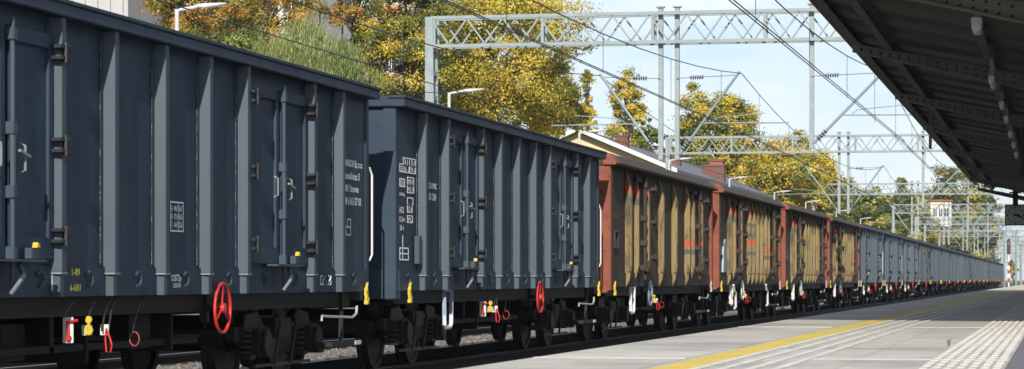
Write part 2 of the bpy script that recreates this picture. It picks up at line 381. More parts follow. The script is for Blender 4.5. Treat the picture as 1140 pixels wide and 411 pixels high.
def underframe(t, L_, near=True):
    u = MB()
    u.box(-.30, .30, .3, L_ - .3, .74, .95)
    for s in (-1, 1):
        u.box(s * 1.16, s * 1.30, .36, L_ - .36, .80, .952)
    for y in np.arange(.9, L_ - .5, 1.15): u.box(-1.16, 1.16, y - .05, y + .05, .82, .95)
    u.build('underframe', M['black'], t)
    q = MB()      # brake cylinder, reservoir and rods under the middle
    q.cyl((.45, 5.6, .68), (.45, 6.7, .68), .17, 16); q.cyl((-.5, 6.1, .66), (-.5, 7.3, .66), .2, 16)
    q.box(.3, .95, 7.2, 7.75, .48, .78); q.box(.62, .86, 4.6, 5.1, .45, .74); q.bar((.8, 3.8, .62), (.8, L_ - 4, .55), .04)
    q.bar((.2, 3.2, .55), (.2, L_ - 3.2, .55), .05); q.box(-.2, 1.0, 5.25, 5.35, .5, .8); q.box(-.8, 1.05, 8.0, 8.06, .45, .8)
    q.box(.9, 1.0, 4.2, 8.9, .50, .56); q.box(.3, 1.02, 6.0, 6.05, .4, .8)
    q.build('brake_gear', M['black'], t, bevel=.008)
    for yc in (2.25, L_ - 2.25): bogie(t, yc)
    for y, d in ((0, -1), (L_, 1)):
        e = MB(); e.box(-1.39, 1.39, y + (.0 if d < 0 else -.30), y + (.30 if d < 0 else 0), .86, 1.2)
        e.build('end_beam', t['endmat_obj'] if False else M[t['endm']], t, bevel=.01)
        for s in (-1, 1):
            b = MB(); b.cyl((s * .875, y, 1.06), (s * .875, y + d * .34, 1.06), .1, 14); b.cyl((s * .875, y, 1.06), (s * .875, y + d * .2, 1.06), .135, 14)
            b.prism([(s * .875 + a, 1.06 + c) for a, c in ((-.24, -.12), (-.17, -.17), (.17, -.17), (.24, -.12), (.24, .12), (.17, .17), (-.17, .17), (-.24, .12))], 'y', y + d * .34, y + d * .375)
            b.build('buffer', M['black'], t)
    c = MB(); c.tube([(0, L_ + .02, 1.0), (0, L_ + .3, .93), (0, L_ + .6, .86), (0, L_ + .95, .95)], .045, 8); c.tube([(.35, L_ + .0, .9), (.36, L_ + .3, .55), (.36, L_ + .7, .52), (.35, L_ + 1.0, .9)], .028, 8)
    c.build('coupling', M['black'], t)

def small_fittings(t, L_, handcol='redp', hy=8.2, brown=False):
    # hand brake wheel
    w = MB(); w.ring((1.47, hy, .83), .222, .0155, 'x', 28, 8)
    for k in range(3):
        q = math.pi / 2 + k * 2 * math.pi / 3; w.tube([(1.46, hy, .83), (1.47, hy + .22 * math.cos(q), .83 + .22 * math.sin(q))], .013, 6)
    w.cyl((1.43, hy, .83), (1.50, hy, .83), .045, 12)
    hw = w.build('handwheel', M[handcol], t, smooth=False)
    a = MB(); a.cyl((1.0, hy, .83), (1.43, hy, .83), .03, 10); a.bar((1.3, hy, .96), (1.3, hy, .70), .07); a.build('wheel_shaft', M['black'], hw)
    # yellow tow hooks at both ends
    for y in (.52, L_ - .22):
        b = MB(); b.box(1.43, 1.46, y - .04, y + .035, .90, 1.0); b.ring((1.45, y + .005, .875), .04, .017, 'x', 14, 6); b.tube([(1.45, y - .035, .95), (1.455, y - .02, 1.03), (1.45, y + .03, 1.05)], .016, 6)
        b.box(1.43, 1.475, y - .05, y + .02, .815, .86)
        b.build('tow_hook', M['yellow'] if not (brown and y > 2) else M['blue_pale'], t, bevel=.005)
    # white grab rail at far end
    g = MB(); g.tube([(1.34, L_ + .0, 2.3), (1.40, L_ + .08, 2.32), (1.42, L_ + .11, 2.24), (1.42, L_ + .11, 1.36), (1.40, L_ + .08, 1.30), (1.34, L_, 1.31)], .0125, 8)
    g.build('grab_rail', M['white'], t)
    # stirrup step near end, foot step far end
    s = MB()
    s.bar((1.40, 2.45, .96), (1.40, 2.47, .52), .05, .012); s.bar((1.40, 2.45, .945), (1.40, 2.85, .945), .02); s.bar((1.40, 2.85, .96), (1.40, 2.83, .52), .05, .012)
    so_ = s.build('step_hanger', M['greyblue'] if not brown else M['white'], t)
    MB().tube([(1.40, 2.46, .64), (1.40, 2.48, .53), (1.40, 2.54, .49), (1.40, 2.76, .49), (1.40, 2.82, .53), (1.40, 2.84, .64)], .026, 8).build('tread', M['white'], so_)
    f = MB(); f.bar((1.36, L_ - .95, .95), (1.36, L_ - .95, .40), .045); f.box(1.22, 1.42, L_ - 1.5, L_ - .42, .38, .43)
    fs_ = f.build('foot_step', M['black'], t)
    MB().box(1.424, 1.43, L_ - .62, L_ - .38, .385, .43).build('step_edge', M['white'], fs_)
    k = MB(); k.tube([(1.42, L_ - 1.9, .66), (1.42, L_ - 1.9, .71), (1.42, L_ - 1.6, .70), (1.42, L_ - .7, .68), (1.42, L_ - .55, .72), (1.42, L_ - .52, .80)], .014, 6)
    k.build('coupling_rod', M['blue_pale'], t)
    # brake lever plates below the sill
    y = 4.6
    p = MB(); p.box(1.37, 1.455, y, y + .012, .60, .80); pl = p.build('lever_plate', M['white'], t, bevel=.004)
    h = MB(); h.tube([(1.425, y - .02, .63), (1.42, y - .02, .765), (1.50, y - .02, .775)], .013, 6); h.cyl((1.425, y - .03, .64), (1.425, y - .005, .64), .022, 8); h.build('lever', M['redp'], pl)
    y = 5.0
    p = MB(); p.box(1.37, 1.45, y, y + .012, .65, .73); pl = p.build('lever_plate', M['white'], t)
    h = MB(); h.cyl((1.435, y - .03, .69), (1.435, y - .01, .69), .036, 10); h.cyl((1.435, y - .03, .775), (1.435, y - .01, .775), .028, 10); h.tube([(1.43, y - .02, .68), (1.44, y - .02, .78)], .013, 6); h.build('lever', M['yellow'], pl)
    y = 5.4
    p = MB(); p.box(1.37, 1.44, y, y + .012, .645, .73); pl = p.build('lever_plate', M['white'], t)
    h = MB(); h.tube([(1.43, y - .02, .70), (1.42, y - .02, .62), (1.43, y - .02, .51), (1.465, y - .02, .51), (1.475, y - .02, .57), (1.44, y - .02, .68)], .008, 6); h.build('pull_loop', M['redp'], pl)
    r = MB(); r.ring((1.42, 6.05, .60), .042, .006, 'y', 10, 6, 1.4); rr = r.build('pull_ring', M['redp_dark'], t)
    for (ya, za, yb, zb) in ((6.05, .66, 6.4, .95), (4.55, .80, 4.95, .95), (5.05, .80, 5.4, .95), (5.35, .68, 5.62, .95), (5.5, .68, 5.75, .95)):
        MB().tube([(1.40, ya, za), (1.39, (ya + yb) / 2 - .03, (za + zb) / 2 + .02), (1.37, yb, zb)], .008, 5).build('pull_rod', M['bogie_link'], t)
M['redp_dark'] = mat('dull_red_paint', (.26, .04, .03), .6, scale=9)

def door(t, y0, y1, pm, mark):
    """double door: two framed leaves, lock bar, hinges"""
    ym = (y0 + y1) / 2
    d = MB()
    for a, b in ((y0 + .06, ym - .035), (ym + .035, y1 - .04)):
        d.box(WX + .002, WX + .018, a, b, 1.24, 2.93)
        for (u, v, p, q) in ((a, a + .09, 1.24, 2.93), (b - .09, b, 1.24, 2.93), (a + .09, b - .09, 2.82, 2.93), (a + .09, b - .09, 1.24, 1.40)):
            d.box(WX + .018, WX + .045, u, v, p, q)
    o = d.build('door', M['blue'], t, bevel=.004)
    l = MB(); l.cyl((WX + .085, ym, 1.02), (WX + .085, ym, 2.98), .02, 10)
    for z in (1.28, 1.72, 2.18, 2.86): l.box(WX + .045, WX + .112, ym - .035, ym + .035, z - .045, z + .045)
    l.cyl((WX + .085, ym, 1.74), (WX + .085, ym, 2.16), .027, 10)
    l.build('lock_bar', pm, o, bevel=.004)
    h = MB()
    for yy in (ym + .18, ): h.tube([(WX + .06, yy, 1.86), (WX + .11, yy, 1.88), (WX + .11, yy, 2.06), (WX + .06, yy, 2.08)], .010, 6)
    h.bar((WX + .12, ym + .05, 2.02), (WX + .13, ym + .22, 1.98), .02)
    h.build('handle', M['blue_mid'] if mark else M['post_plain'], o); h = MB()
    h.tube([(WX + .06, ym - .24, 1.88), (WX + .1, ym - .24, 1.90), (WX + .1, ym - .24, 2.06), (WX + .06, ym - .24, 2.08)], .010, 6)
    h.build('handle', M['blue_mid'] if mark else M['post_plain'], o)
    for yy in (y0 + .02, y1 + .0):
        for z in (1.42, 2.10, 2.80):
            g = MB(); g.box(WX + .05, WX + .13, yy - .10, yy + .10, z + .03, z + .055); g.box(WX + .05, WX + .13, yy - .10, yy + .10, z - .055, z - .03)
            g.cyl((WX + .125, yy, z - .075), (WX + .125, yy, z + .075), .022, 8); g.cyl((WX + .125, yy + .07, z - .07), (WX + .125, yy + .07, z + .06), .014, 8)
            g.build('hinge', M['hinge'], o)
    # bottom latch with lever
    q = MB(); q.box(WX + .03, WX + .15, ym - .40, ym + .5, 1.215, 1.235); q.box(WX + .03, WX + .12, ym + .28, ym + .42, 1.24, 1.32); q.tube([(WX + .1, ym - .06, .98), (WX + .16, ym - .02, 1.08), (WX + .13, ym + .1, 1.12), (WX + .12, ym + .04, 1.2)], .022, 6)
    q.build('latch', pm, o, bevel=.004)
    MB().prism([(ym + .33, 1.322), (ym + .39, 1.322), (ym + .39, 1.345), (ym + .35, 1.36)], 'x', WX + .10, WX + .14).build('latch_lever', M['yellow'], o)
    return o

def shell(t, L_, wm, em, rm, pz=3.07):
    for s in (-1, 1):
        MB().box(s * (WX - .05), s * WX, .0, L_, .955, pz).build('side_wall', wm, t)
    MB().box(-WX + .06, WX - .06, .1, L_ - .1, .96, 1.2).build('floor', M['black'], t)
    for y, d in ((0, 1), (L_, -1)):
        e = MB(); e.box(-WX + .052, WX - .052, y + d * .03, y + d * .08, 1.202, pz)
        for x in (-1.32, -.45, .45, 1.32): e.box(x - .06, x + .06, y - d * .0, y + d * .029, 1.21, pz - .03)
        for s in (-1, 1): e.box(s * (WX - .14), s * (WX + .012), y - d * .003, y + d * .13, .87, pz - .004)
        e.build('end_wall', em, t, bevel=.006)

def make_blue():
    L_ = 13.5; t = empty('freight_wagon'); t['endm'] = 'blue2'
    shell(t, L_, M['blue'], M['blue'], M['blue'])
    r = MB()
    for s in (-1, 1):
        r.box(s * (WX - .06), s * (WX + .13), -.05, L_ + .05, 3.072, 3.165); r.box(s * (WX - .06), s * (WX + .145), -.07, L_ + .07, 3.165, 3.20)
    for y in (-.05, L_ - .12): r.box(-WX + .06, WX - .06, y, y + .17, 3.074, 3.198)
    r.build('top_rim', M['rimblue'], t, bevel=.008)
    s_ = MB()
    for s in (1,): s_.box(s * (WX + .001), s * (WX + .02), .13, L_ - .13, .956, 1.19)
    so_ = s_.build('side_sill', M['blue'], t, bevel=.004)
    posts = [1.18, 2.36, 4.34, 5.47, 6.67, 7.84, 8.94, 11.14, 12.22]
    for y in posts:
        p = MB()
        for s in (1,):
            a, b = WX + .002, WX + .100
            if s < 0: a, b = -a, -b
            p.prism([(a, y - .10), (b, y - .08), (b, y + .01), (a, y + .05)], 'z', 1.145, 3.068)
            p.prism([(a, y - .08), (s * (WX + .082), y - .07), (s * (WX + .082), y + .01), (a, y + .03)], 'z', .957, 1.128)
            p.box(a, s * (WX + .008), y - .17, y - .09, 1.2, 3.0)
        po = p.build('post', M['blue2'], t, bevel=.004)
        MB().box(WX + .004, WX + .104, y - .10, y + .03, 1.129, 1.144).build('post_foot', M['blue_mid'], po)
    # weld beads with scuffed light paint beside the posts
    w = MB()
    random.seed(11)
    for y in posts:
        z = 1.22
        while z < 2.95:
            h = random.uniform(.01, .05)
            if random.random() < .45: w.box(WX + .008, WX + .011, y - .178, y - .167, z, z + h)
            z += h + .015
    o = w.build('weld_scuffs', M['blue_mid'], t); o['kind'] = 'stuff'
    for (a, b) in ((2.42, 4.27), (9.05, 11.05)): door(t, a, b, M['blue2'], True)
    for y in (.5, 1.8, 3.0, 4.0, 5.0, 6.1, 7.3, 8.5, 9.6, 10.6, 11.7, 12.8):
        rg = MB(); rg.tube([(WX + .03, y - .055, 1.12), (WX + .04, y - .02, 1.15), (WX + .04, y + .04, 1.13), (WX + .04, y + .055, 1.08), (WX + .04, y + .02, 1.04), (WX + .03, y - .02, 1.035)], .011, 6)
        rg.build('lashing_ring', M['blue2'], t)
    underframe(t, L_); small_fittings(t, L_)
    return t

def make_brown():
    L_ = 13.3; t = empty('freight_wagon'); t['endm'] = 'red_end'
    shell(t, L_, M['brown'], M['red_end'], M['brown'], 3.02)
    r = MB()
    for s in (-1, 1):
        pr = [(s * (WX - .06), 3.022), (s * (WX + .15), 3.022), (s * (WX + .17), 3.06), (s * (WX + .05), 3.215), (s * (WX - .06), 3.215)]
        r.prism(pr, 'y', .42, L_ - .42)
    for y in (-.04, L_ - .12): r.box(-WX + .06, WX - .06, y, y + .16, 3.024, 3.2)
    r.build('top_rim', M['rim_brown'], t, bevel=.01)
    for s in (-1, 1):
        for a, b in ((-.05, .418), (L_ - .418, L_ + .05)):
            c = MB(); c.prism([(s * (WX - .06), 3.022), (s * (WX + .155), 3.022), (s * (WX + .175), 3.06), (s * (WX + .055), 3.22), (s * (WX - .06), 3.22)], 'y', a, b)
            c.build('rim_corner', M['red_end'], t, bevel=.008)
    for y, d in ((0, 1), (L_, -1)):
        for s in (-1, 1): MB().box(s * (WX - .05), s * (WX + .06), y + d * .0, y + d * .22, .90, 3.02).build('corner_post', M['red_end'], t, bevel=.01)
    s_ = MB()
    for s in (1,): s_.box(s * (WX + .001), s * (WX + .022), .23, L_ - .23, .956, 1.20)
    s_.build('side_sill', M['brown'], t, bevel=.004)
    plan = [(1.9, 'post_high', 1), (2.9, 'post_high', .7), (4.0, 'post_high', .9), (5.75, 'post_plain', 1), (7.5, 'post_plain', 1), (9.3, 'post_low', 1), (10.2, 'post_low', .7), (11.4, 'post_low', .8)]
    t['plan'] = 1
    for y, mk, w in plan:
        p = MB()
        for s in (1,):
            # pointed, tapering ends: side profile in (x, z), width in y
            q = .10 * w + .02; wd = .055 * w + .02
            long = w == 1
            zb = .92 if long else 1.05
            prof = [(WX + .003, zb), (WX + q * (.7 if long else .5), zb + (.16 if long else .1)), (WX + q, 1.33), (WX + q, 2.62), (WX + .02, 3.018), (WX + .003, 3.018)]
            p.prism([(s * a, b) for a, b in prof], 'y', y - wd, y + wd)
        po = p.build('post', M[mk], t, bevel=.01)
        po['paint'] = 1
        MB().box(WX + .05, WX + .10 * w + .028, y - .055 * w - .024, y + .055 * w + .024, 1.21, 1.235).build('post_band', M['rim_brown'], po)
    for ym in (3.48, 10.85):
        l = MB(); l.cyl((WX + .10, ym, 1.08), (WX + .10, ym, 2.95), .035, 8)
        for z in (1.3, 1.75, 2.2, 2.8): l.box(WX + .0, WX + .14, ym - .07, ym + .07, z - .05, z + .05)
        l.tube([(WX + .12, ym - .15, 1.25), (WX + .18, ym - .05, 1.3), (WX + .14, ym + .1, 1.42)], .03, 6)
        l.box(WX + .003, WX + .07, ym - .75, ym + .75, 2.84, 2.92)
        o = l.build('lock_bar', M['rim_brown'], t, bevel=.006)
        for yy in (ym + .75,):
            for z in (1.5, 2.15, 2.75):
                g = MB(); g.cyl((WX + .17, yy, z - .08), (WX + .17, yy, z + .08), .035, 8); g.box(WX + .03, WX + .2, yy - .11, yy + .11, z - .03, z + .03); g.build('hinge', M['hinge'], o)
    # number panel frame near the near end
    k = MB()
    for (a, b, c_, d_) in ((.62, 1.0, 1.9, 1.93), (.62, 1.0, 1.62, 1.65), (.62, .65, 1.62, 1.93), (.97, 1.0, 1.62, 1.93)): k.box(WX + .003, WX + .035, a, b, c_, d_)
    k.build('card_frame', M['hinge'], t)
    underframe(t, L_); small_fittings(t, L_, 'greyblue', 4.3, True)
    return t

blue = make_blue()
WPOS_BLUE = [0.62 - 1.0, 14.23, 28.93]
WPOS_BROWN = [43.28, 57.63, 72.03, 86.23]
WPOS_FAR = [99.85 + 14.1 * i for i in range(19)]
G1 = 'grey-blue open freight wagons of the train'; G2 = 'brown open freight wagons of the train'
CX = -8.85
w2 = copy_tree(blue); w0 = None
blue.location = (CX, WPOS_BLUE[1], 0); w2.location = (CX, WPOS_BLUE[2], 0)
far_src = copy_tree(blue)
tag(blue, 'nearest grey-blue open wagon with white company lettering, cut by the left photo edge', 'freight wagon', G1)
tag(w2, 'grey-blue open wagon with white number tables, in front of the first brown wagon', 'freight wagon', G1)
brown = make_brown(); brown.location = (CX, WPOS_BROWN[0], 0)
bl = ['sooty brown wagon with beige posts directly behind the two big grey-blue wagons',
      'beige-posted brown wagon with blue-grey panel and two white levers, second of the four brown ones',
      'third of the four brown wagons, with a pale bare board patch on its side',
      'last brown wagon with beige posts, just in front of the long grey-blue row']
browns = [brown] + [copy_tree(brown) for _ in range(3)]
for i, b in enumerate(browns):
    b.location = (CX, WPOS_BROWN[i], 0); tag(b, bl[i], 'freight wagon', G2)
# per-wagon looks
def kids(o, n): return [c for c in o.children if c.name.split('.')[0] == n]
for i, b in enumerate(browns[1:]):
    seq = [['post_high', 'post_high', 'post_high', 'post_many', 'post_plain', 'post_low', 'post_low', 'post_low'],
           ['post_high', 'post_high', 'post_plain', 'post_plain', 'post_plain', 'post_plain', 'post_plain', 'post_low'],
           ['post_high', 'post_plain', 'post_high', 'post_plain', 'post_plain', 'post_low', 'post_low', 'post_plain']][i]
    for p, mk in zip(sorted(kids(b, 'post'), key=lambda c: c.name), seq):
        p.material_slots[0].link = 'OBJECT'; p.material_slots[0].material = M[mk]
for b in browns[1:]:
    ps = sorted(kids(b, 'post'), key=lambda c: c.name)
    for p, dy in ((ps[3], .9), (ps[4], .95)):
        q = copy_tree(p, b); q.location.y += dy
for b, m in ((browns[1], 'white'), (browns[2], 'white')):
    for c in kids(b, 'handwheel'): c.material_slots[0].link = 'OBJECT'; c.material_slots[0].material = M[m]
b = browns[1]
MB().prism([(.85, 1.25), (1.35, 1.25), (1.45, 1.75), (1.3, 2.0), (.95, 1.85)], 'x', WX + .005, WX + .05).build('patch_panel', M['greyblue'], b)
for y in (2.3, 9.1):
    MB().tube([(1.5, y, .96), (1.5, y + .12, .82), (1.5, y + .35, .80), (1.5, y + .42, .45), (1.5, y + .2, .42)], .028, 6).build('brake_lever', M['white'], b)
MB().box(WX + .01, WX + .035, 5.2, 6.6, 1.3, 2.35).build('board_patch', M['post_plain'], browns[2])

WH = 'white'
def frame_rect(mb, y0, y1, z0, z1, w=.012):
    x0, x1 = WX + .006, WX + .008
    mb.box(x0, x1, y0, y1, z0, z0 + w); mb.box(x0, x1, y0, y1, z1 - w, z1); mb.box(x0, x1, y0, y0 + w, z0 + w, z1 - w); mb.box(x0, x1, y1 - w, y1, z0 + w, z1 - w)
X = WX + .006
# wagon 1 lettering
text_obj('RENNIGON Sp. z o.o.', .105, blue, (X, 12.46, 2.30), M['letter'], width=.80)
text_obj('Rzemieślnicza 15', .105, blue, (X, 12.48, 2.165), M['letter'], width=.66)
text_obj('-081 Starowa', .105, blue, (X, 12.50, 2.03), M['letter'], width=.60)
text_obj('48 6165 57 03', .115, blue, (X, 12.52, 1.89), M['letter'], width=.68)
f = MB(); frame_rect(f, 12.58, 12.78, 1.56, 1.66); frame_rect(f, 12.64, 12.78, 1.64, 1.74); f.build('load_mark', M['letter'], blue)
y0 = 6.97
f = MB(); frame_rect(f, y0, y0 + .34, 1.50, 1.76); f.box(X, X + .002, y0 + .205, y0 + .213, 1.51, 1.75)
f.build('load_table', M['letter'], blue)
for k, s_ in enumerate(('A   48,0   56,5', 'B   57,0   65,5', 'C   64,0   22,6')):
    text_obj(s_, .062, blue, (X, y0 + .03, 1.68 - k * .07), M['letter'], width=.28)
text_obj('OSTp', .08, blue, (X + .016, 6.95, 1.075), M['letter'], width=.26); text_obj('20500', .05, blue, (X + .016, 7.0, 1.02), M['letter'], width=.2)
text_obj('1-89', .075, blue, (X + .016, 4.64, 1.12), M['yletter'], width=.17); text_obj('6-6/01', .075, blue, (X + .016, 4.62, 1.0), M['yletter'], width=.22)
f = MB(); frame_rect(f, 11.55, 11.95, 1.03, 1.13)
for k in range(3): f.bar((X + .001, 11.6 + k * .12, 1.04), (X + .001, 11.7 + k * .12, 1.12), .01, .002)
f.build('jacking_mark', M['letter'], blue).location.x = .016
for y in (4.25, 11.3): 
    MB().box(X + .016, X + .018, y, y + .022, 1.0, 1.14).build('jacking_mark', M['letter'], blue)
# wagon 2 lettering
f = MB(); frame_rect(f, .36, .96, 2.42, 2.51); frame_rect(f, .20, .96, 2.33, 2.43); f.box(X, X + .002, .66, .67, 2.34, 2.50)
frame_rect(f, .56, .88, 2.19, 2.29); frame_rect(f, .56, .88, 2.10, 2.20); frame_rect(f, .20, .44, 2.16, 2.26, .014); frame_rect(f, .56, .84, 1.96, 2.05); frame_rect(f, .56, .80, 1.87, 1.97); frame_rect(f, .56, .82, 1.75, 1.84)
f.build('number_table', M['letter'], w2)
for s_, y, z, sz, w in (('31  51', .40, 2.435, .075, .5), ('5356  079-1', .24, 2.345, .085, .68), ('EX', .24, 2.18, .08, .16), ('RIV', .60, 2.21, .075, .24), ('MC 4', .60, 2.12, .075, .24), ('24 600kg', .18, 2.06, .05, .26), ('57 t', .6, 1.885, .08, .16),
                        ('PL', .60, 1.765, .07, .18), ('A32', .18, 1.86, .10, .22), ('13,5m', .16, 1.76, .08, .26), ('20 t', .2, 1.66, .08, .2), ('DS-RIMNC', 1.62, 2.19, .10, .40), ('03 D24', 1.62, 2.05, .12, .38)):
    text_obj(s_, sz, w2, (X, y, z), M['letter'], width=w)
f = MB(); frame_rect(f, .20, .62, 1.31, 1.46, .016); f.box(X, X + .002, .34, .355, 1.33, 1.6); f.box(X, X + .002, .21, .61, 1.38, 1.395); f.build('load_mark', M['letter'], w2)
# card holder of wagon 2
f = MB(); f.box(WX + .01, WX + .07, .88, 1.02, 1.27, 1.60); f.build('card_holder', M['blue2'], w2, bevel=.005)
# faint numbers on the brown ones
for b in browns[:2]:
    text_obj('5356 4', .12, b, (WX + .006, .5, 2.15), M['rim_letter'] if 'rim_letter' in M else M['post_plain'], width=.7)

wordn = ['first', 'second', 'third', 'fourth', 'fifth', 'sixth', 'seventh', 'eighth', 'ninth', 'tenth', 'eleventh', 'twelfth', 'thirteenth', 'fourteenth', 'fifteenth', 'sixteenth', 'seventeenth', 'eighteenth', 'last']
SK1 = ('weld_scuffs', 'lashing_ring', 'latch_lever', 'card_frame', 'step_edge')
SK2 = SK1 + ('lever_plate', 'step_hanger', 'foot_step', 'post_foot', 'hinge', 'handle', 'latch', 'brake_hanger', 'axle_box', 'pull_rod', 'pull_ring', 'coupling_rod', 'buffer', 'coupling', 'brake_gear')
fars = []
for i, y in enumerate(WPOS_FAR):
    o = far_src if i == 0 else copy_tree(far_src, None, SK1 if i < 3 else SK2)
    o.location = (CX, y, 0); fars.append(o)
    tag(o, (wordn[i] + ' grey-blue wagon counted away from the last brown wagon') if i < 18 else 'farthest grey-blue wagon at the tail of the train by the signal masts', 'freight wagon', G1)
# the wagon before the first (just out of frame) shades the track under the first one
pre = copy_tree(far_src, None, SK2); pre.location = (CX, -.4, 0)
tag(pre, 'grey-blue open wagon coupled in front of the nearest one, outside the left photo edge', 'freight wagon', G1)
M['blueB'] = wallmat('blue_grey_paint_faded', (.018, .032, .056), (.034, .054, .082), (.05, .045, .042), .56)
M['blueC'] = wallmat('blue_grey_paint_dusty', (.018, .028, .042), (.034, .046, .060), (.055, .045, .036), .54)
M['postB'] = mat('blue_grey_post_faded', (.036, .058, .082), .5, var=.15, scale=2.5, rust=(.06, .045, .036), rustamt=.6)
M['postC'] = mat('blue_grey_post_dusty', (.033, .047, .060), .6, var=.2, scale=2.5, rust=(.05, .04, .03), rustamt=.56)
for i, o in enumerate(fars):
    v = (i * 7 + 2) % 5
    if v in (1, 3):
        for c in o.children:
            k_ = c.name.split('.')[0]
            if k_ in ('side_wall', 'post', 'side_sill'):
                c.material_slots[0].link = 'OBJECT'; c.material_slots[0].material = M[('post' if k_ == 'post' else 'blue') + ('B' if v == 1 else 'C')]
# some of the far wagons have freshly painted handwheels or doors
for i, o in enumerate(fars):
    for c in kids(o, 'handwheel'):
        if i % 3 == 1: c.material_slots[0].link = 'OBJECT'; c.material_slots[0].material = M['redp_dark']
    for c in kids(o, 'tow_hook'):
        if i % 4 == 2: c.material_slots[0].link = 'OBJECT'; c.material_slots[0].material = M['black']

# ------------------------------------------------------------------ catenary gantries and wires
def truss(mb, x0, x1, zb, yc, hh=.87, ww=.5, n=None, r=.05, th=.035):
    n = n or max(4, int(round((x1 - x0) / 1.12)))
    for y in (yc - ww / 2, yc + ww / 2):
        for z in (zb, zb + hh): mb.bar((x0, y, z), (x1, y, z), .10, .10)
        for k in range(n):
            a = x0 + (x1 - x0) * k / n; c = x0 + (x1 - x0) * (k + 1) / n; m_ = (a + c) / 2
            ph = 0 if y < yc else .25 * (c - a)
            mb.bar((a + ph, y, zb + hh - .05), (m_ + ph, y, zb + .05), .05, .05); mb.bar((m_ + ph, y, zb + .05), (min(c + ph, x1), y, zb + hh - .05), .05, .05)
    for k in range(0, n + 1, 3):
        a = x0 + (x1 - x0) * k / n
        for y in (yc - ww / 2, yc + ww / 2): mb.bar((a + .1, y, zb), (a + .1, y, zb + hh), .09, .07)
        mb.bar((a, yc - ww / 2, zb + hh), (a, yc + ww / 2, zb + hh), .05); mb.bar((a, yc - ww / 2, zb), (a, yc + ww / 2, zb), .05)

gant = [  # depth, photo x of the left post, label bits
    (78, 482), (142, 745), (213, 906), (273, 995), (328, 1020), (372, 1030), (425, 1046), (480, 1058), (545, 1070), (615, 1080), (690, 1090), (770, 1099)]
GY = []
glab = ['nearest gantry, its tapered left post standing before the yellow maple tree', 'second gantry, left post beside the yellow gabled house', 'third gantry, left post before the orange trees above the brown wagons',
        'fourth gantry, left post above the grey-blue wagons', 'fifth gantry of the row, crossing the white signal cabin', 'sixth gantry of the row, just behind the fifth', 'seventh gantry of the row in the distance', 'eighth gantry of the row in the distance',
        'ninth gantry of the row in the distance', 'tenth gantry of the row in the distance', 'eleventh gantry of the row in the distance', 'farthest gantry of the row, beyond the signal masts']
for gi, (D, px) in enumerate(gant):
    s = F / D; d = (1178 - px) * math.cos(TH) / s
    Y = (D + .02 - 9 * math.sin(TH)) / math.cos(TH); u = (1178 - px) * math.cos(TH) ** 2; xl = -u * Y / (F - u * math.tan(TH)); GY.append(Y); zb = 8.24 if gi == 0 else 8.08
    g = empty('catenary_gantry', (0, Y, 0)); tag(g, 'galvanised steel catenary ' + glab[gi], 'gantry', 'steel gantries carrying the overhead wires')
    rx = 10.5
    near = gi < 4
    b = MB(); truss(b, xl, rx, zb, 0); b.build('beam', M['galv'], g)
    for x in (xl, rx):
        if x == xl or True:
            p = MB(); wb, wt = .30, .17
            for sy in (-.28, .28):
                p.add([(x-wb/2-.03, sy-.04, -.4), (x+wb/2+.03, sy-.04, -.4), (x+wb/2+.03, sy+.04, -.4), (x-wb/2-.03, sy+.04, -.4), (x-wt, sy-.04, zb+.9), (x+wt*.4, sy-.04, zb+.9), (x+wt*.4, sy+.04, zb+.9), (x-wt, sy+.04, zb+.9)], [(0,3,2,1),(4,5,6,7),(0,1,5,4),(1,2,6,5),(2,3,7,6),(3,0,4,7)])
            for z in np.arange(.6, zb + .6, .75): p.box(x - .12, x + .08, -.24, .24, z, z + .14)
            p.box(x - .25, x + .25, -.4, .4, -.45, -.2)
            p.build('post', M['galv'], g)
    # drop tubes with cantilevers
    for (dx, mx_, lo) in ((-11.75, -13.6, 4.85), (-11.25, -9.35, 4.85), (-7.2, -5.0, 5.15)):
        t_ = MB(); t_.box(dx - .07, dx + .07, -.07, .07, lo - .15, zb + 1.05); pass
        t_.box(dx - .12, dx + .12, -.12, .12, zb + 1.05, zb + 1.09)
        dt = t_.build('drop_tube', M['galv'], g)
        sg = 1 if mx_ > dx else -1
        c = MB(); c.tube([(dx + sg * .08, -.1, lo), (mx_, -.1, 7.32)], .042, 8)
        c.tube([(dx, -.1, 7.15), (mx_ - sg * .02, -.1, 7.22)], .018, 6)
        q = Vector((dx + sg * .08, -.1, lo)).lerp(Vector((mx_, -.1, 7.32)), .38)
        c.tube([q, (q.x + sg * 2.6, -.1, q.z - .02)], .022, 6)
        c.tube([(q.x + sg * .3, -.1, q.z + .02), (q.x + sg * .5, -.1, q.z + .16), (q.x + sg * 1.9, -.1, q.z + .28)], .015, 6) if near else None
        cc = c.build('cantilever', M['galv'], dt)
        iu = MB()
        for k in range(6): iu.cyl((dx + sg * (.42 + k * .07), -.1, 7.163 + k * .002), (dx + sg * (.45 + k * .07), -.1, 7.163), .065, 8)
        for k in range(4):
            a = Vector((dx + sg * .08, -.1, lo)).lerp(Vector((mx_, -.1, 7.32)), .06 + k * .03); b_ = Vector((dx + sg * .08, -.1, lo)).lerp(Vector((mx_, -.1, 7.32)), .072 + k * .03)
            iu.cyl(a, b_, .075, 8)
        iu.build('insulator', M['insul'], cc)
print('gantry Y', GY)

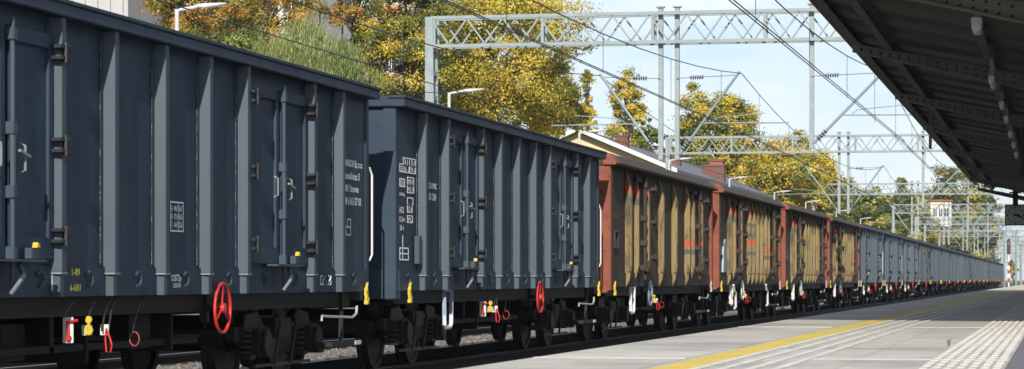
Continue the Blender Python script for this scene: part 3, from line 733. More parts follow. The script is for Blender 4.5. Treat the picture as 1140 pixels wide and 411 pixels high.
sup = [GY[0] - 68] + GY
wl = ['overhead line above the far left track, left of the train', 'overhead line above the train', 'overhead line above the track beside the platform edge']
for ti, (x, zc) in enumerate(((-13.6, 5.4), (-9.3, 5.4), (-5.0, 5.45))):
    t = empty('overhead_wire', (x, 0, 0)); tag(t, 'dark ' + wl[ti], 'wire', 'overhead wires above the tracks')
    ends = sup if ti < 3 else sup
    for off in ((-.035, .035) if ti > 0 else (0,)):
        MB().tube([(off + (.2 if k % 2 else -.15), y, zc) for k, y in enumerate(sup)], .011, 5).build('contact_wire', M['wire'], t)
    mw = []; dr = MB()
    for a, b in zip(sup[:-1], sup[1:]):
        n = 14
        for k in range(n):
            u = k / n; y = a + (b - a) * u; z = 6.12 + 1.15 * (2 * u - 1) ** 2; mw.append((0, y, z))
            if k % 2 == 1 and a < 400: dr.tube([(0, y, z), (0, y, zc + .01)], .006, 4)
    mw.append((0, sup[-1], 7.27))
    MB().tube(mw, .013, 5).build('messenger_wire', M['wire'], t)
    dr.build('dropper_wires', M['wire'], t)
# auxiliary feeder sagging beside the gantries on the left
t = empty('feeder_cable', (0, 0, 0)); tag(t, 'thin dark feeder cable swinging between gantries on the left post side', 'cable')
pts = []
for a, b in zip(sup[:5], sup[1:6]):
    for k in range(10):
        u = k / 10; pts.append((-17.9, a + (b - a) * u, 5.6 + 1.2 * (2 * u - 1) ** 2))
MB().tube(pts, .012, 5).build('cable', M['wire'], t)

# ------------------------------------------------------------------ lamps on the far platform
lab = ['white far-platform lamp, leftmost, above the nearest wagon', 'white lamp right of the first gantry post, over the second wagon', 'white lamp before the yellow gable', 'white lamp between gable and second gantry post',
       'white lamp above the second brown wagon', 'white lamp above the third brown wagon', 'white lamp left of the third gantry post']
for i, (px, D) in enumerate(((197, 53.9), (500, 78), (645, 99), (745, 121), (812, 144.5), (862, 167), (897, 190), (931, 214), (958, 240))):
    ly = F * 17.5 / math.cos(TH) ** 2 / (1178 - px) - 17.5 * math.tan(TH); t = empty('platform_lamp', (-17.5, ly, .62))
    tag(t, lab[i] if i < 7 else ['white lamp post next after the third gantry post', 'small white lamp post farthest along the train'][i - 7], 'lamp', 'lamps of the far platform')
    m_ = MB(); m_.cyl((0, 0, 0), (0, 0, 5.95), .045, 10); m_.cyl((0, 0, 0), (0, 0, .9), .09, 10); m_.build('pole', M['lampwhite'], t)
    MB().tube([(0, 0, 5.9), (.08, 0, 5.94), (.5, 0, 6.0)], .035, 8).build('arm', M['lampwhite'], t)
    MB().prism([(.45, 5.98), (.6, 5.96), (1.05, 6.02), (1.1, 6.05), (.6, 6.05), (.45, 6.03)], 'y', -.12, .12).build('lamp_head', M['lampwhite'], t, bevel=.01)

# ------------------------------------------------------------------ the platform canopy
cy0, cy1 = 20.0, 93.5; CE = -2.80
def rz(x): return 4.52 - .2 * (x - CE)          # roof underside
ca = empty('station_canopy', (0, 0, 0)); tag(ca, 'dark steel platform canopy with inward sloping roof over the right side', 'canopy')
m_ = MB(); pv = []; yy = cy0; k = 0
xs = (CE - .043, 3.0)
ys = []
while yy < cy1:
    ys += [(yy, 0), (yy + .80, 0), (yy + .88, .16), (yy + 1.64, .16), (yy + 1.72, 0)]; yy += 1.9
vs_ = []; fs_ = []
for (y, h) in ys:
    for x in xs: vs_.append((x, y, rz(x) + h)); 
    for x in xs: vs_.append((x, y, rz(x) + h + .012))
n = len(ys)
for i in range(n - 1):
    a = i * 4; fs_ += [(a, a+1, a+5, a+4), (a+2, a+6, a+7, a+3), (a, a+4, a+6, a+2), (a+1, a+3, a+7, a+5)]
m_.add(vs_, fs_); m_.build('roof_deck', M['deck'], ca)
mr = MB()
# right wing (rising outward again) so the roof is a butterfly
for (y0_, y1_) in ((cy0, cy1),): mr.add([(3.0, y0_, rz(3)), (8, y0_, rz(3) + 1), (8, y1_, rz(3) + 1), (3, y1_, rz(3)), (3.0, y0_, rz(3)+.05), (8, y0_, rz(3) + 1.05), (8, y1_, rz(3) + 1.05), (3, y1_, rz(3)+.05)], [(0,3,2,1),(4,5,6,7),(0,1,5,4),(1,2,6,5),(2,3,7,6),(3,0,4,7)])
mr.build('roof_deck', M['deck'], ca)
f = MB(); f.box(CE - .06, CE - .045, cy0, cy1, rz(CE) - .10, rz(CE) + .26); f.box(CE - .045, CE + .05, cy0, cy1, rz(CE) - .10, rz(CE) - .085); f.box(CE - .045, CE + .04, cy0, cy1, rz(CE)+.245, rz(CE)+.26)
f.tube([(CE - .09, cy0, rz(CE) - .06), (CE - .09, cy1, rz(CE) - .06)], .045, 8)
f.build('fascia', M['canopy'], ca)
for x in (-2.28, -.9, .6, 2.0):
    f = MB(); z = rz(x); f.box(x - .008, x + .008, cy0, cy1, z - .165, z - .005); f.box(x - .05, x + .05, cy0, cy1, z - .175, z - .16)
    if x == -2.28:
        for y in np.arange(cy0 + .3, cy1, .8): f.box(x - .09, x + .09, y, y + .012, z - .16, z - .005); f.box(x + .05, x + .13, y + .02, y + .10, z - .1, z - .06)
    f.build('purlin', M['canopy'], ca)
for gy in [26.6 + 9.55 * k for k in range(8)]:
    if gy > cy1: break
    g = MB(); top = lambda x: rz(x) - .19
    def low(x): return rz(x) - .27 - .035 * (x - CE)
    xa, xb = CE + .02, 3.0
    g.add([(xa, gy-.006, low(xa)), (xb, gy-.006, low(xb)), (xb, gy-.006, top(xb)), (xa, gy-.006, top(xa)), (xa, gy+.006, low(xa)), (xb, gy+.006, low(xb)), (xb, gy+.006, top(xb)), (xa, gy+.006, top(xa))],
          [(0,3,2,1),(4,5,6,7),(0,1,5,4),(1,2,6,5),(2,3,7,6),(3,0,4,7)])
    for fn, h in ((top, .0), (low, -.014)):
        g.add([(xa, gy-.08, fn(xa)+h), (xb, gy-.08, fn(xb)+h), (xb, gy+.08, fn(xb)+h), (xa, gy+.08, fn(xa)+h), (xa, gy-.08, fn(xa)+h+.014), (xb, gy-.08, fn(xb)+h+.014), (xb, gy+.08, fn(xb)+h+.014), (xa, gy+.08, fn(xa)+h+.014)],
          [(0,3,2,1),(4,5,6,7),(0,1,5,4),(1,2,6,5),(2,3,7,6),(3,0,4,7)])
    gd = g.build('girder', M['girder'], ca)
    r = MB()
    for x in np.arange(xa + .12, 2.9, .13):
        for z in (top(x) - .03, low(x) + .035): r.cyl((x, gy - .02, z), (x, gy - .006, z), .015, 6)
    o = r.build('rivets', M['black'], gd); o['kind'] = 'stuff'
for y in (28, 47, 66, 85):
    MB().tube([(1.9, y, .6), (1.9, y, 3.45)], .13, 12).build('column', M['canopy'], ca)
# hanger plate and end outrigger
MB().box(-2.45, -2.4, 50.9, 51.1, 3.62, 4.4).build('hanger', M['canopy'], ca)
ob = MB(); ob.add([(-2.55, 94, 4.42), (2.5, 94, 3.72), (2.5, 94, 4.02), (-2.55, 94, 4.54), (-2.55, 94.2, 4.42), (2.5, 94.2, 3.72), (2.5, 94.2, 4.02), (-2.55, 94.2, 4.54)], [(0,3,2,1),(4,5,6,7),(0,1,5,4),(1,2,6,5),(2,3,7,6),(3,0,4,7)])
ob.bar((-2.5, 93.4, 4.45), (-2.5, 94.0, 4.45), .12); ob.bar((1.5, 93.4, 3.9), (1.5, 94.0, 3.9), .12)
ob.build('outrigger', M['canopy'], ca)
ll = ['nearest lamp under the canopy', 'second lamp under the canopy from the front', 'third lamp under the canopy from the front', 'fourth lamp under the canopy from the front', 'fifth lamp under the canopy from the front', 'sixth lamp under the canopy from the front', 'farthest lamp under the canopy']
for i, (px, py) in enumerate(((1087, 26), (1103.5, 88), (1115, 116), (1120, 132), (1124.5, 149), (1128, 161), (1131, 172))):
    x = -.85; Y = F * .85 / math.cos(TH) ** 2 / (1178 - px) - .85 * math.tan(TH); s = F / (Y * math.cos(TH) + .85 * math.sin(TH)); z = EYE + (311 - py) / s
    t = empty('canopy_light', (x, Y, z)); tag(t, 'milky grey tubular ' + ll[i], 'light fixture', 'lights hung under the canopy')
    ln = .5 if i == 0 else (1.2 if i == 1 else .6)
    rr = .06 if i == 0 else .04
    b = MB(); b.prism([(-rr, rr * 1.1), (-rr * .8, -rr * 1.1), (-rr * .5, -rr * 1.35), (rr * .5, -rr * 1.35), (rr * .8, -rr * 1.1), (rr, rr * 1.1)], 'y', 0, ln); b.build('diffuser', M['lampglass'], t, bevel=.01)
    b = MB(); b.box(-.025, .025, .02, ln + .3, .06, .09); b.box(-.02, .02, .1, .14, .1, rz(x) - z); b.box(-.02, .02, ln, ln + .04, .1, rz(x) - z); b.build('housing', M['lampbody'], t)
# loudspeaker sign box hanging
t = empty('hanging_sign', (-.55, 46, 0)); tag(t, 'narrow black hanging sign box at the right edge under the canopy', 'sign')
MB().box(-.09, .3, -.04, .04, 2.85, 3.72).build('panel', M['clockmark'], t); MB().box(0, .04, -.02, .02, 3.72, 4.05).build('hanger', M['canopy'], t)

# station clock
D = 90; s = F / D; pc = PX(1130.5, 239.5, D); h = 11.6 / s
t = empty('station_clock', pc); tag(t, 'square dark green station clock hanging from the canopy end beam', 'clock')
MB().box(-h, h, -.1, .1, -h, h).build('case', M['clockmark'], t, bevel=.01)
fc = MB().box(-h + .04, h - .04, -.104, -.1005, -h + .04, h - .04).build('dial', M['clock'], t)
def flat(mb, a, b, w, y):
    d = (Vector(b) - Vector(a)).normalized(); n_ = Vector((-d.y, d.x)) * (w / 2); a = Vector(a); b = Vector(b)
    return mb.prism([tuple(a - n_), tuple(b - n_), tuple(b + n_), tuple(a + n_)], 'y', y, y + .003)
mk = MB()
for k in range(12):
    a = k * math.pi / 6; r0, r1 = h * .70, h * .84; w = .045 if k % 3 else .07
    flat(mk, (r0 * math.sin(a), r0 * math.cos(a)), (r1 * math.sin(a), r1 * math.cos(a)), w, -.109)
mk.build('hour_marks', M['clockmark'], t)
for an, ln, w in ((R(112), h * .74, .06), (R(100), h * .48, .08)):
    flat(MB(), (-.06 * math.sin(an), -.06 * math.cos(an)), (ln * math.sin(an), ln * math.cos(an)), w, -.114 - w * .1).build('hand', M['clockmark'], t)
pb = MB(); pb.box(-.09, .09, -.06, .06, h, (311 - 212) / s + EYE - pc.z + .08); pb.bar((-.2, 0, h + .42), (.2, 0, h + .42), .05); pb.build('hanger', M['clockmark'], t)

# ------------------------------------------------------------------ buildings
def windows(b, mwin, rects, yf, depth=.06):
    for (x0, x1, z0, z1) in rects:
        w = MB()
        t_ = .07
        w.box(x0, x1, yf - depth, yf - .003, z0, z0 + t_); w.box(x0, x1, yf - depth, yf - .003, z1 - t_, z1); w.box(x0, x0 + t_, yf - depth, yf - .003, z0 + t_, z1 - t_); w.box(x1 - t_, x1, yf - depth, yf - .003, z0 + t_, z1 - t_); w.box((x0 + x1) / 2 - .03, (x0 + x1) / 2 + .03, yf - depth, yf - .003, z0 + t_, z1 - t_)
        f_ = w.build('window', mwin, b); MB().box(x0 + .03, x1 - .03, yf - .03, yf - .004, z0 + .03, z1 - .03).build('pane', M['glass'], f_)
# gabled house
D = 150; pk = PX(645, 143, D); er = PX(748, 185, D)
t = empty('gabled_house', (pk.x, pk.y, 0)); tag(t, 'yellow plastered house with white edged gable and long grey roof beside the tracks', 'house')
hw = er.x - pk.x; zp = pk.z - .25; ze = er.z - .25; LN = 62; hwl = hw
MB().prism([(-hwl + .3, -.5), (hw - .3, -.5), (hw - .3, ze + .1), (0, zp), (-hwl + .3, ze + .1)], 'y', 0, LN).build('wall', M['plaster'], t)
rf = MB()
for s_ in (-1, 1):
    w_ = hw if s_ > 0 else hwl
    rf.prism([(0, zp + .03), (0, zp + .25), (s_ * (w_ + .5), ze - .0), (s_ * (w_ + .5), ze - .2)], 'y', -.6, LN + .5)
ro = rf.build('roof', M['roof'], t)
vg = MB()
for s_ in (-1, 1):
    w_ = hw if s_ > 0 else hwl
    vg.prism([(0, zp + .06), (0, zp + .30), (s_ * (w_ + .55), ze + .04), (s_ * (w_ + .55), ze - .22)], 'y', -.68, -.602)
vg.build('verge_board', M['white'], t)
gt = MB(); gt.tube([(hw + .45, -.7, ze - .15), (hw + .40, -.68, ze - .5), (hw + .1, -.5, ze - .9), (hw - .2, -.1, ze - 1.1), (hw - .2, -.1, 0)], .07, 8); gt.build('downpipe', M['white'], t)
windows(t, M['white'], [(-3.6, -2.8, 5.0, 6.3), (-1.9, -1.2, 6.9, 8.0), (1.5, 2.4, 4.6, 6.0)], 0)
def chim(x, y, w, d_, h_, m):
    z0 = zp - abs(x) * (zp - ze) / hw - .3
    c = MB(); c.box(x - w / 2, x + w / 2, y, y + d_, z0, z0 + h_); c.box(x - w / 2 - .05, x + w / 2 + .05, y - .05, y + d_ + .05, z0 + h_, z0 + h_ + .12); c.build('chimney', m, ro)
chim(1.7, 4.5, .75, .7, 1.0, M['brick2']); chim(3.0, 16, 1.1, .8, .9, M['brick2']); chim(4.6, 24, 1.5, .9, 1.25, M['brick2'])
# brick boiler house with chimney further on
D = 205; a = PX(790, 180, D); b = PX(805, 206, D)
t = empty('brick_stack', (a.x, a.y, 0)); tag(t, 'square red brick chimney block above the brown wagon roofs', 'chimney')
MB().box(0, b.x - a.x, 0, 1.4, -.5, a.z).build('shaft', M['brick'], t, bevel=.02); MB().box(-.08, b.x - a.x + .08, -.08, 1.48, a.z, a.z + .2).build('cap', M['brick2'], t)

# apartment blocks behind the trees
def block(D, xa, xb, top, wallm, lbl, name='apartment_block', stripes=None, depth=14, win=True):
    a = PX(xa, 311, D); b_ = PX(xb, 311, D); t = empty(name, (a.x, a.y, 0)); tag(t, lbl, 'building'); W = b_.x - a.x
    z1 = EYE + (311 - top) / (F / D)
    w = MB(); w.box(0, W, 0, depth, -.5, z1)
    w.build('wall', wallm, t)
    MB().box(-.2, W + .2, -.2, depth + .2, z1, z1 + .4).build('roof', M['roof'], t)
    if stripes:
        for z in np.arange(3, z1 - 1, 3.0): MB().box(W * .1, W * .35, -.9, -.01, z, z + 1.1).build('balcony', stripes, t)
        for z in np.arange(3, z1 - 1, 3.0): MB().box(W * .62, W * .84, -.9, -.01, z, z + 1.1).build('balcony', stripes, t)
    if win:
        rs = []
        for z in np.arange(4.3, z1 - 1.6, 3.0):
            for u in np.arange(.05, .95, .135): rs.append((W * u, W * u + 1.5, z, z + 1.45))
        windows(t, M['white'], rs[:60], 0)
    return t, W, z1
t, W, z1 = block(122, 20, 152, -60, M['panelwhite'], 'white ribbed panel building at the upper left, close behind the nearest wagon', 'panel_building', win=False, depth=20)
rb = MB()
for x in np.arange(0, W, .62): rb.box(x, x + .26, -.1, -.003, 0, z1)
rb.build('wall_rib', M['panelwhite'], t)
block(210, 165, 350, -70, M['concrete'], 'pale apartment block with orange balconies seen through the leftmost trees', stripes=M['orangewall'])
block(230, 352, 470, -50, M['panelwhite'], 'white apartment block with orange balconies between the bare trunks and the maple', stripes=M['orangewall'])

# signal box tower far down the line
D = 430; a = PX(1036, 311, D); b_ = PX(1059, 311, D); s = F / D; W = b_.x - a.x
t = empty('signal_box', (a.x, a.y, 0)); tag(t, 'cream elevated signal cabin with dark windows above the distant tracks', 'signal box')
z0 = EYE + (311 - 252) / s; z2 = EYE + (311 - 224) / s
MB().box(W * .34, W * .66, 1, 3.5, -.5, z0).build('shaft', M['brick2'], t)
MB().box(0, W, 0, 4.5, z0, z2).build('cabin', M['creamwall'], t)
MB().prism([(-.3, z2), (W + .3, z2), (W + .3, z2 + .14), (W * .5, z2 + .26), (-.3, z2 + .14)], 'y', -.4, 5).build('roof', M['brick'], t)
MB().box(-.05, W + .05, -.06, -.003, z0 + .9, z0 + 1.3).build('band', M['greyblue'], t)
windows(t, M['white'], [(W * .12, W * .33, z0 + 1.55, z0 + 3.0), (W * .38, W * .60, z0 + 1.55, z0 + 3.0), (W * .66, W * .9, z0 + 1.55, z0 + 3.0)], 0)

# signals at the far platform end
def signal(px, D, top, red, lbl):
    p = PX(px, top, D); t = empty('signal_mast', (p.x, p.y, 0)); tag(t, lbl, 'signal')
    MB().tube([(0, 0, -.4), (0, 0, p.z - .2)], .09, 10).build('mast', M['white'], t)
    z = .8; k = MB()
    while z < p.z - 2.6: k.box(-.12, .12, -.14, -.10, z, z + .42); z += .85
    k.build('red_bands', M['redp_dark'], t)
    z = .8 + .43; k = MB()
    while z < p.z - 2.6: k.box(-.12, .12, -.14, -.10, z, z + .41); z += .85
    k.build('white_bands', M['white'], t)
    h_ = MB().prism([(-.2, p.z - 1.6), (.2, p.z - 1.6), (.2, p.z - .25), (.1, p.z), (-.1, p.z), (-.2, p.z - .25)], 'y', -.16, -.05).build('signal_head', M['clockmark'], t)
    l = MB(); l.cyl((0, -.2, p.z - .5), (0, -.16, p.z - .5), .13, 12); l.build('lens', M['redp_dark'], h_)
    l = MB(); l.cyl((0, -.2, p.z - 1.1), (0, -.16, p.z - 1.1), .11, 12); l.build('lens', M['glass'], h_)
    MB().tube([(.35, .2, 0), (.35, .2, p.z - .6)], .03, 6).build('ladder_rail', M['galv'], t)
signal(1123, 270, 266, True, 'red and white striped signal mast at the far end of the platform')
signal(1106, 360, 278, True, 'smaller signal mast behind the tail of the train')
for px, top, D, lbl in ((1118, 262, 300, 'pale grey pole left of the striped signal mast'), (1131, 258, 260, 'pale grey pole right of the striped signal mast'), (1136.5, 272, 240, 'pale pole at the right photo edge under the clock')):
    p = PX(px, top, D); t = empty('steel_pole', (p.x, p.y, 0)); tag(t, lbl, 'pole')
    MB().tube([(0, 0, -.4), (0, 0, p.z)], .13, 8, r2=.09).build('shaft', M['galv'], t); MB().box(-.2, .2, -.15, .15, p.z, p.z + .08).build('cap', M['galv'], t)

# grass tuft in the platform joint
p = PX(1056, 386, 2895 * .41 / 75)
mb = MB(); random.seed(4)
for k in range(16):
    a = random.uniform(0, 6.28); h_ = random.uniform(.02, .08); le = random.uniform(.005, .04); w = .0028
    dx, dy = math.cos(a), math.sin(a); px_, py_ = -dy * w, dx * w
    mb.add([(px_, py_, 0), (-px_, -py_, 0), (dx*le*.4 - px_*.8, dy*le*.4 - py_*.8, h_*.6), (dx*le*.4 + px_*.8, dy*le*.4 + py_*.8, h_*.6), (dx * le, dy * le, h_)], [(0,1,2,3),(3,2,4)])
M['grass'] = mat('green_grass', (.11, .18, .04), .7, scale=8)
o = mb.build('grass_tuft', M['grass']); o.location = (p.x, p.y, PZ + .001); tag(o, 'small green weed tuft growing from the paving joint by the tactile field', 'weed')

# ------------------------------------------------------------------ trees
def leafmat(name, stops, tl=.2):
    m = bpy.data.materials.new(name); m.use_nodes = True; t = m.node_tree; t.nodes.clear()
    tcn = N(t, 'ShaderNodeTexCoord'); nz = N(t, 'ShaderNodeTexNoise'); nz.inputs['Scale'].default_value = .45; nz.inputs['Detail'].default_value = 5; nz.inputs['Roughness'].default_value = .75
    at = N(t, 'ShaderNodeAttribute', attribute_name='tone')
    t.links.new(tcn.outputs['Object'], nz.inputs['Vector'])
    ad = N(t, 'ShaderNodeMath', operation='ADD'); mu = N(t, 'ShaderNodeMath', operation='MULTIPLY'); mu.inputs[1].default_value = .42
    t.links.new(at.outputs['Fac'], mu.inputs[0]); t.links.new(nz.outputs['Fac'], ad.inputs[0]); t.links.new(mu.outputs[0], ad.inputs[1])
    rp = N(t, 'ShaderNodeValToRGB'); rp.color_ramp.elements.remove(rp.color_ramp.elements[1])
    rp.color_ramp.elements[0].position = stops[0][0]; rp.color_ramp.elements[0].color = stops[0][1] + (1,)
    for q, c in stops[1:]: e = rp.color_ramp.elements.new(q); e.color = c + (1,)
    t.links.new(ad.outputs[0], rp.inputs[0])
    df = N(t, 'ShaderNodeBsdfDiffuse'); tr = N(t, 'ShaderNodeBsdfTranslucent'); ms = N(t, 'ShaderNodeMixShader'); ms.inputs[0].default_value = tl
    gl = N(t, 'ShaderNodeBsdfGlossy'); gl.inputs['Roughness'].default_value = .45; m2 = N(t, 'ShaderNodeMixShader'); m2.inputs[0].default_value = .04
    t.links.new(rp.outputs[0], df.inputs[0]); t.links.new(rp.outputs[0], tr.inputs[0]); t.links.new(df.outputs[0], ms.inputs[1]); t.links.new(tr.outputs[0], ms.inputs[2])
    t.links.new(ms.outputs[0], m2.inputs[1]); t.links.new(gl.outputs[0], m2.inputs[2])
    o = N(t, 'ShaderNodeOutputMaterial'); t.links.new(m2.outputs[0], o.inputs[0]); return m
GRN = (.055, .085, .018); DG = (.03, .05, .014); YG = (.23, .26, .03); YL = (.52, .41, .04); OR = (.44, .24, .03); BR = (.20, .085, .02)
LM = {
 'yellowgreen': leafmat('maple_leaves', [(.41, DG), (.58, GRN), (.74, (.20, .20, .03)), (.86, YL), (1., (.5, .34, .03))]),
 'yellow': leafmat('yellow_leaves', [(.38, GRN), (.51, (.10, .125, .02)), (.65, (.27, .24, .03)), (.78, YL), (.98, (.52, .32, .03))]),
 'orange': leafmat('orange_leaves', [(.40, DG), (.54, (.11, .12, .02)), (.68, (.26, .22, .03)), (.80, OR), (1., (.30, .13, .02))]),
 'green': leafmat('green_leaves', [(.40, DG), (.6, GRN), (.78, (.12, .15, .03)), (1., YG)]),
 'willow': leafmat('willow_leaves', [(.40, (.06, .085, .025)), (.6, (.12, .16, .04)), (.8, (.2, .235, .07)), (1., (.27, .27, .08))]),
}
M['bark'] = mat('bark', (.05, .04, .03), .9, scale=6, var=.3)
def tree(name, lbl, px, py, rx, ry, D, lm, n, group='autumn trees behind the tracks', density=1.0, seed=0, leaf=2.15, conical=0.0, hang=False, spread=1.0, trunks=1):
    r = np.random.default_rng(seed + int(px)); s = F / D
    c = PX(px, py, D); t = empty(name, (c.x, c.y, 0)); tag(t, lbl, 'tree', group)
    RX, RZ = rx / s, ry / s; cz = c.z
    n = int(n * 1.7); K = max(48, int(n / 330))
    # clump centres, biased to the outside of an irregular crown
    u = r.normal(size=(K, 3)); u /= np.linalg.norm(u, axis=1)[:, None]; rad = r.uniform(.15, 1, K) ** .42
    wob = 1 + .16 * np.sin(3 * u[:, 0] + seed) + .14 * np.sin(4.3 * u[:, 2] + 2 * seed + 1.1) + .1 * r.normal(size=K)
    P = u * (rad * wob)[:, None]
    if conical:
        hz = (P[:, 2] + 1) / 2; sh = 1 - conical * np.clip(hz, 0, 1.1); P[:, 0] *= sh; P[:, 1] *= sh
    P[:, 0] *= RX; P[:, 1] *= RX; P[:, 2] = P[:, 2] * RZ + cz
    cr_ = RX * r.uniform(.10, .24, K) * spread
    idx = r.integers(0, K, n)
    g = r.normal(size=(n, 3)) * np.array([.55, .55, .42 if not hang else .95])
    Q = P[idx] + g * cr_[idx][:, None]
    Q = Q[Q[:, 2] > .4]; n = len(Q); idx = idx[:n]
    sz = r.uniform(.6, 1.35, n) * leaf / s
    g = g[:n]; gd = g / (np.linalg.norm(g, axis=1)[:, None] + 1e-6); pd = (P[idx] - np.array([0, 0, cz])) / np.array([RX, RX, RZ])
    nn = gd * .9 + pd * .5 + r.normal(size=(n, 3)) * .55 + np.array([0, 0, .25]); nn /= np.linalg.norm(nn, axis=1)[:, None]
    a = np.cross(nn, r.normal(size=(n, 3))); a /= np.linalg.norm(a, axis=1)[:, None]
    if hang: a = a * .25; a[:, 2] = -1; a /= np.linalg.norm(a, axis=1)[:, None]
    b = np.cross(a, nn if not hang else r.normal(size=(n, 3))); b /= np.linalg.norm(b, axis=1)[:, None]
    la = a * (sz * (.62 if not hang else .95))[:, None]; lb = b * (sz * (.42 if not hang else .11))[:, None]
    V = np.stack([Q - la, Q + lb - la * .1, Q + la, Q - lb - la * .1], 1).reshape(-1, 3)
    V[:, :] -= np.array([c.x * 0, c.y * 0, 0])
    me = bpy.data.meshes.new('foliage'); me.vertices.add(4 * n); me.vertices.foreach_set('co', V.astype(np.float32).ravel())
    me.loops.add(4 * n); me.loops.foreach_set('vertex_index', np.arange(4 * n, dtype=np.int32)); me.polygons.add(n)
    me.polygons.foreach_set('loop_start', np.arange(0, 4 * n, 4, dtype=np.int32)); me.polygons.foreach_set('loop_total', np.full(n, 4, dtype=np.int32)); me.update(calc_edges=True)
    at = me.attributes.new('tone', 'FLOAT', 'FACE'); ct = r.uniform(0, 1, K)
    at.data.foreach_set('value', (ct[idx % K] * .78 + r.uniform(0, 1, n) * .22).astype(np.float32))
    me.materials.append(lm); o = bpy.data.objects.new('foliage', me); col.objects.link(o); o.parent = t
    o['label'] = lbl.split(',')[0]
    del o['label']
    m_ = MB(); tr_ = max(.12, RX * .06)
    for q in range(trunks):
        ox = (q - (trunks - 1) / 2) * RX * .35
        m_.tube([(ox, 0, -.5), (ox * 1.2 + .1, 0, cz * .35), (ox * 1.5 - .15, .1, cz * .8), (ox * 1.7, 0, cz + RZ * .55)], tr_, 8, r2=tr_ * .25)
    for k in range(0, K, max(1, K // 34)):
        q = P[k]; zs = max(.8, cz - RZ * .75 + (q[2] - cz + RZ) * .35); m_.tube([(0, 0, zs), (q[0] * .45, q[1] * .45, (zs + q[2]) / 2 + .3), (q[0], q[1], q[2])], tr_ * .38, 5, r2=tr_ * .07)
    m_.build('trunk', M['bark'], t)
    return t
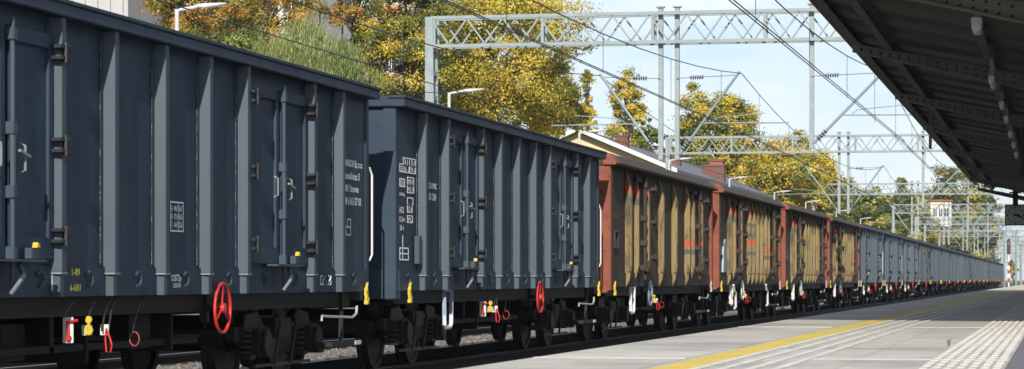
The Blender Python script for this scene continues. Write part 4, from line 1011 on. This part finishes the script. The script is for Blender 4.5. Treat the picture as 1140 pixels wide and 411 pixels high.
TR = [
 ('maple_tree', 'rusty orange autumn tree above the nearest wagon, right of the white panel building', 215, 12, 62, 85, 118, 'orange', 26000, {}),
 ('maple_tree', 'orange and brown tree behind the leftmost platform lamp arm', 300, -2, 62, 60, 126, 'orange', 14000, {}),
 ('maple_tree', 'orange tree with several slender trunks before the white apartment block', 395, 14, 46, 60, 132, 'orange', 6000, dict(trunks=4)),
 ('lime_tree', 'dull green low tree between the orange trees at the left lamp', 255, 62, 55, 45, 112, 'green', 16000, {}),
 ('willow_tree', 'pale green drooping willow above the end of the nearest wagon', 345, 82, 60, 48, 104, 'willow', 36000, dict(hang=True, leaf=3.2)),
 ('maple_tree', 'green maple with dark trunk left of the nearest gantry post', 452, 40, 55, 112, 124, 'yellowgreen', 34000, {}),
 ('maple_tree', 'big yellow maple standing behind the nearest gantry beam', 545, 62, 92, 105, 132, 'yellow', 62000, {}),
 ('maple_tree', 'yellow-green tree crown right of the big maple, above second wagon end', 612, 118, 40, 42, 140, 'yellow', 20000, {}),
 ('poplar_tree', 'small yellow poplar peeking over the gable peak', 654, 128, 17, 42, 185, 'yellow', 4500, dict(conical=.6)),
 ('poplar_tree', 'sparse yellow poplar behind the house roof', 700, 125, 34, 58, 190, 'yellow', 6500, dict(conical=.7)),
 ('lime_tree', 'small green tree just left of the hanging drop tubes', 722, 158, 17, 24, 190, 'green', 3500, {}),
 ('poplar_tree', 'tall green and yellow poplar behind the cantilevers of the nearest gantry', 800, 160, 50, 62, 215, 'yellowgreen', 30000, dict(conical=.3)),
 ('poplar_tree', 'yellowish poplar leaning on the left of the tall one', 766, 168, 24, 42, 220, 'yellowgreen', 9000, dict(conical=.4)),
 ('maple_tree', 'bright orange-yellow maple above the third brown wagon', 872, 194, 50, 44, 205, 'yellow', 30000, {}),
 ('maple_tree', 'yellow-green maple above the second brown wagon, near the brick chimney', 826, 200, 38, 36, 212, 'yellow', 18000, {}),
 ('maple_tree', 'golden tree just left of the third gantry post', 905, 205, 34, 28, 225, 'yellow', 12000, {}),
 ('lime_tree', 'green tree right of the third gantry post, over the last brown wagon', 945, 236, 34, 30, 290, 'green', 10000, {}),
 ('lime_tree', 'yellow-green tree low above the first far grey-blue wagon', 925, 222, 24, 26, 280, 'yellowgreen', 7000, {}),
 ('lime_tree', 'dark green round tree below the second gantry beam end', 984, 240, 32, 26, 340, 'green', 9000, {}),
 ('poplar_tree', 'slim green tree top standing above the dark green trees', 1003, 230, 18, 34, 350, 'green', 4000, dict(conical=.3)),
 ('lime_tree', 'green tree left of the cream signal cabin', 1022, 252, 26, 26, 380, 'yellowgreen', 8000, {}),
 ('maple_tree', 'broad golden tree right of the cream signal cabin', 1072, 236, 38, 42, 470, 'yellowgreen', 20000, {}),
 ('lime_tree', 'golden-green tree between signal cabin and clock', 1100, 248, 22, 34, 480, 'yellowgreen', 10000, {}),
 ('maple_tree', 'yellow tree between the third gantry post and the dark green tree', 962, 236, 32, 32, 330, 'yellowgreen', 12000, {}),
 ('lime_tree', 'mixed green and gold tree directly behind the cream signal cabin', 1040, 240, 32, 30, 520, 'yellowgreen', 12000, {}),
 ('maple_tree', 'gold-green tree low behind the fourth gantry post', 1005, 256, 30, 28, 420, 'yellow', 10000, {}),
 ('lime_tree', 'green tree behind the tail of the train', 1052, 268, 30, 26, 540, 'green', 10000, {}),
 ('lime_tree', 'green tree at the foot of the far signal masts', 1088, 280, 28, 22, 520, 'yellowgreen', 6000, {}),
 ('round_bush', 'small bright green bush under the clock at the right edge', 1128, 300, 5, 10, 330, 'yellowgreen', 1500, {}),
]
for i, (nm, lb, px, py, rx, ry, D, lm, n, kw) in enumerate(TR): tree(nm, lb, px, py, rx, ry, D, LM[lm], n, seed=i, **kw)

# ------------------------------------------------------------------ air
hz = MB().box(-700, 700, -30, 1700, -1.6, 60).build('haze', M['glass']); hz['kind'] = 'stuff'; hz['label'] = 'thin pale autumn haze over the tracks'
hm = bpy.data.materials.new('haze_air'); hm.use_nodes = True; ht = hm.node_tree; ht.nodes.clear()
pv_ = N(ht, 'ShaderNodeVolumePrincipled'); pv_.inputs['Color'].default_value = (.85, .92, 1, 1); pv_.inputs['Density'].default_value = .00009; pv_.inputs['Anisotropy'].default_value = 0
ho = N(ht, 'ShaderNodeOutputMaterial'); ht.links.new(pv_.outputs[0], ho.inputs['Volume'])
hz.data.materials.clear(); hz.data.materials.append(hm)
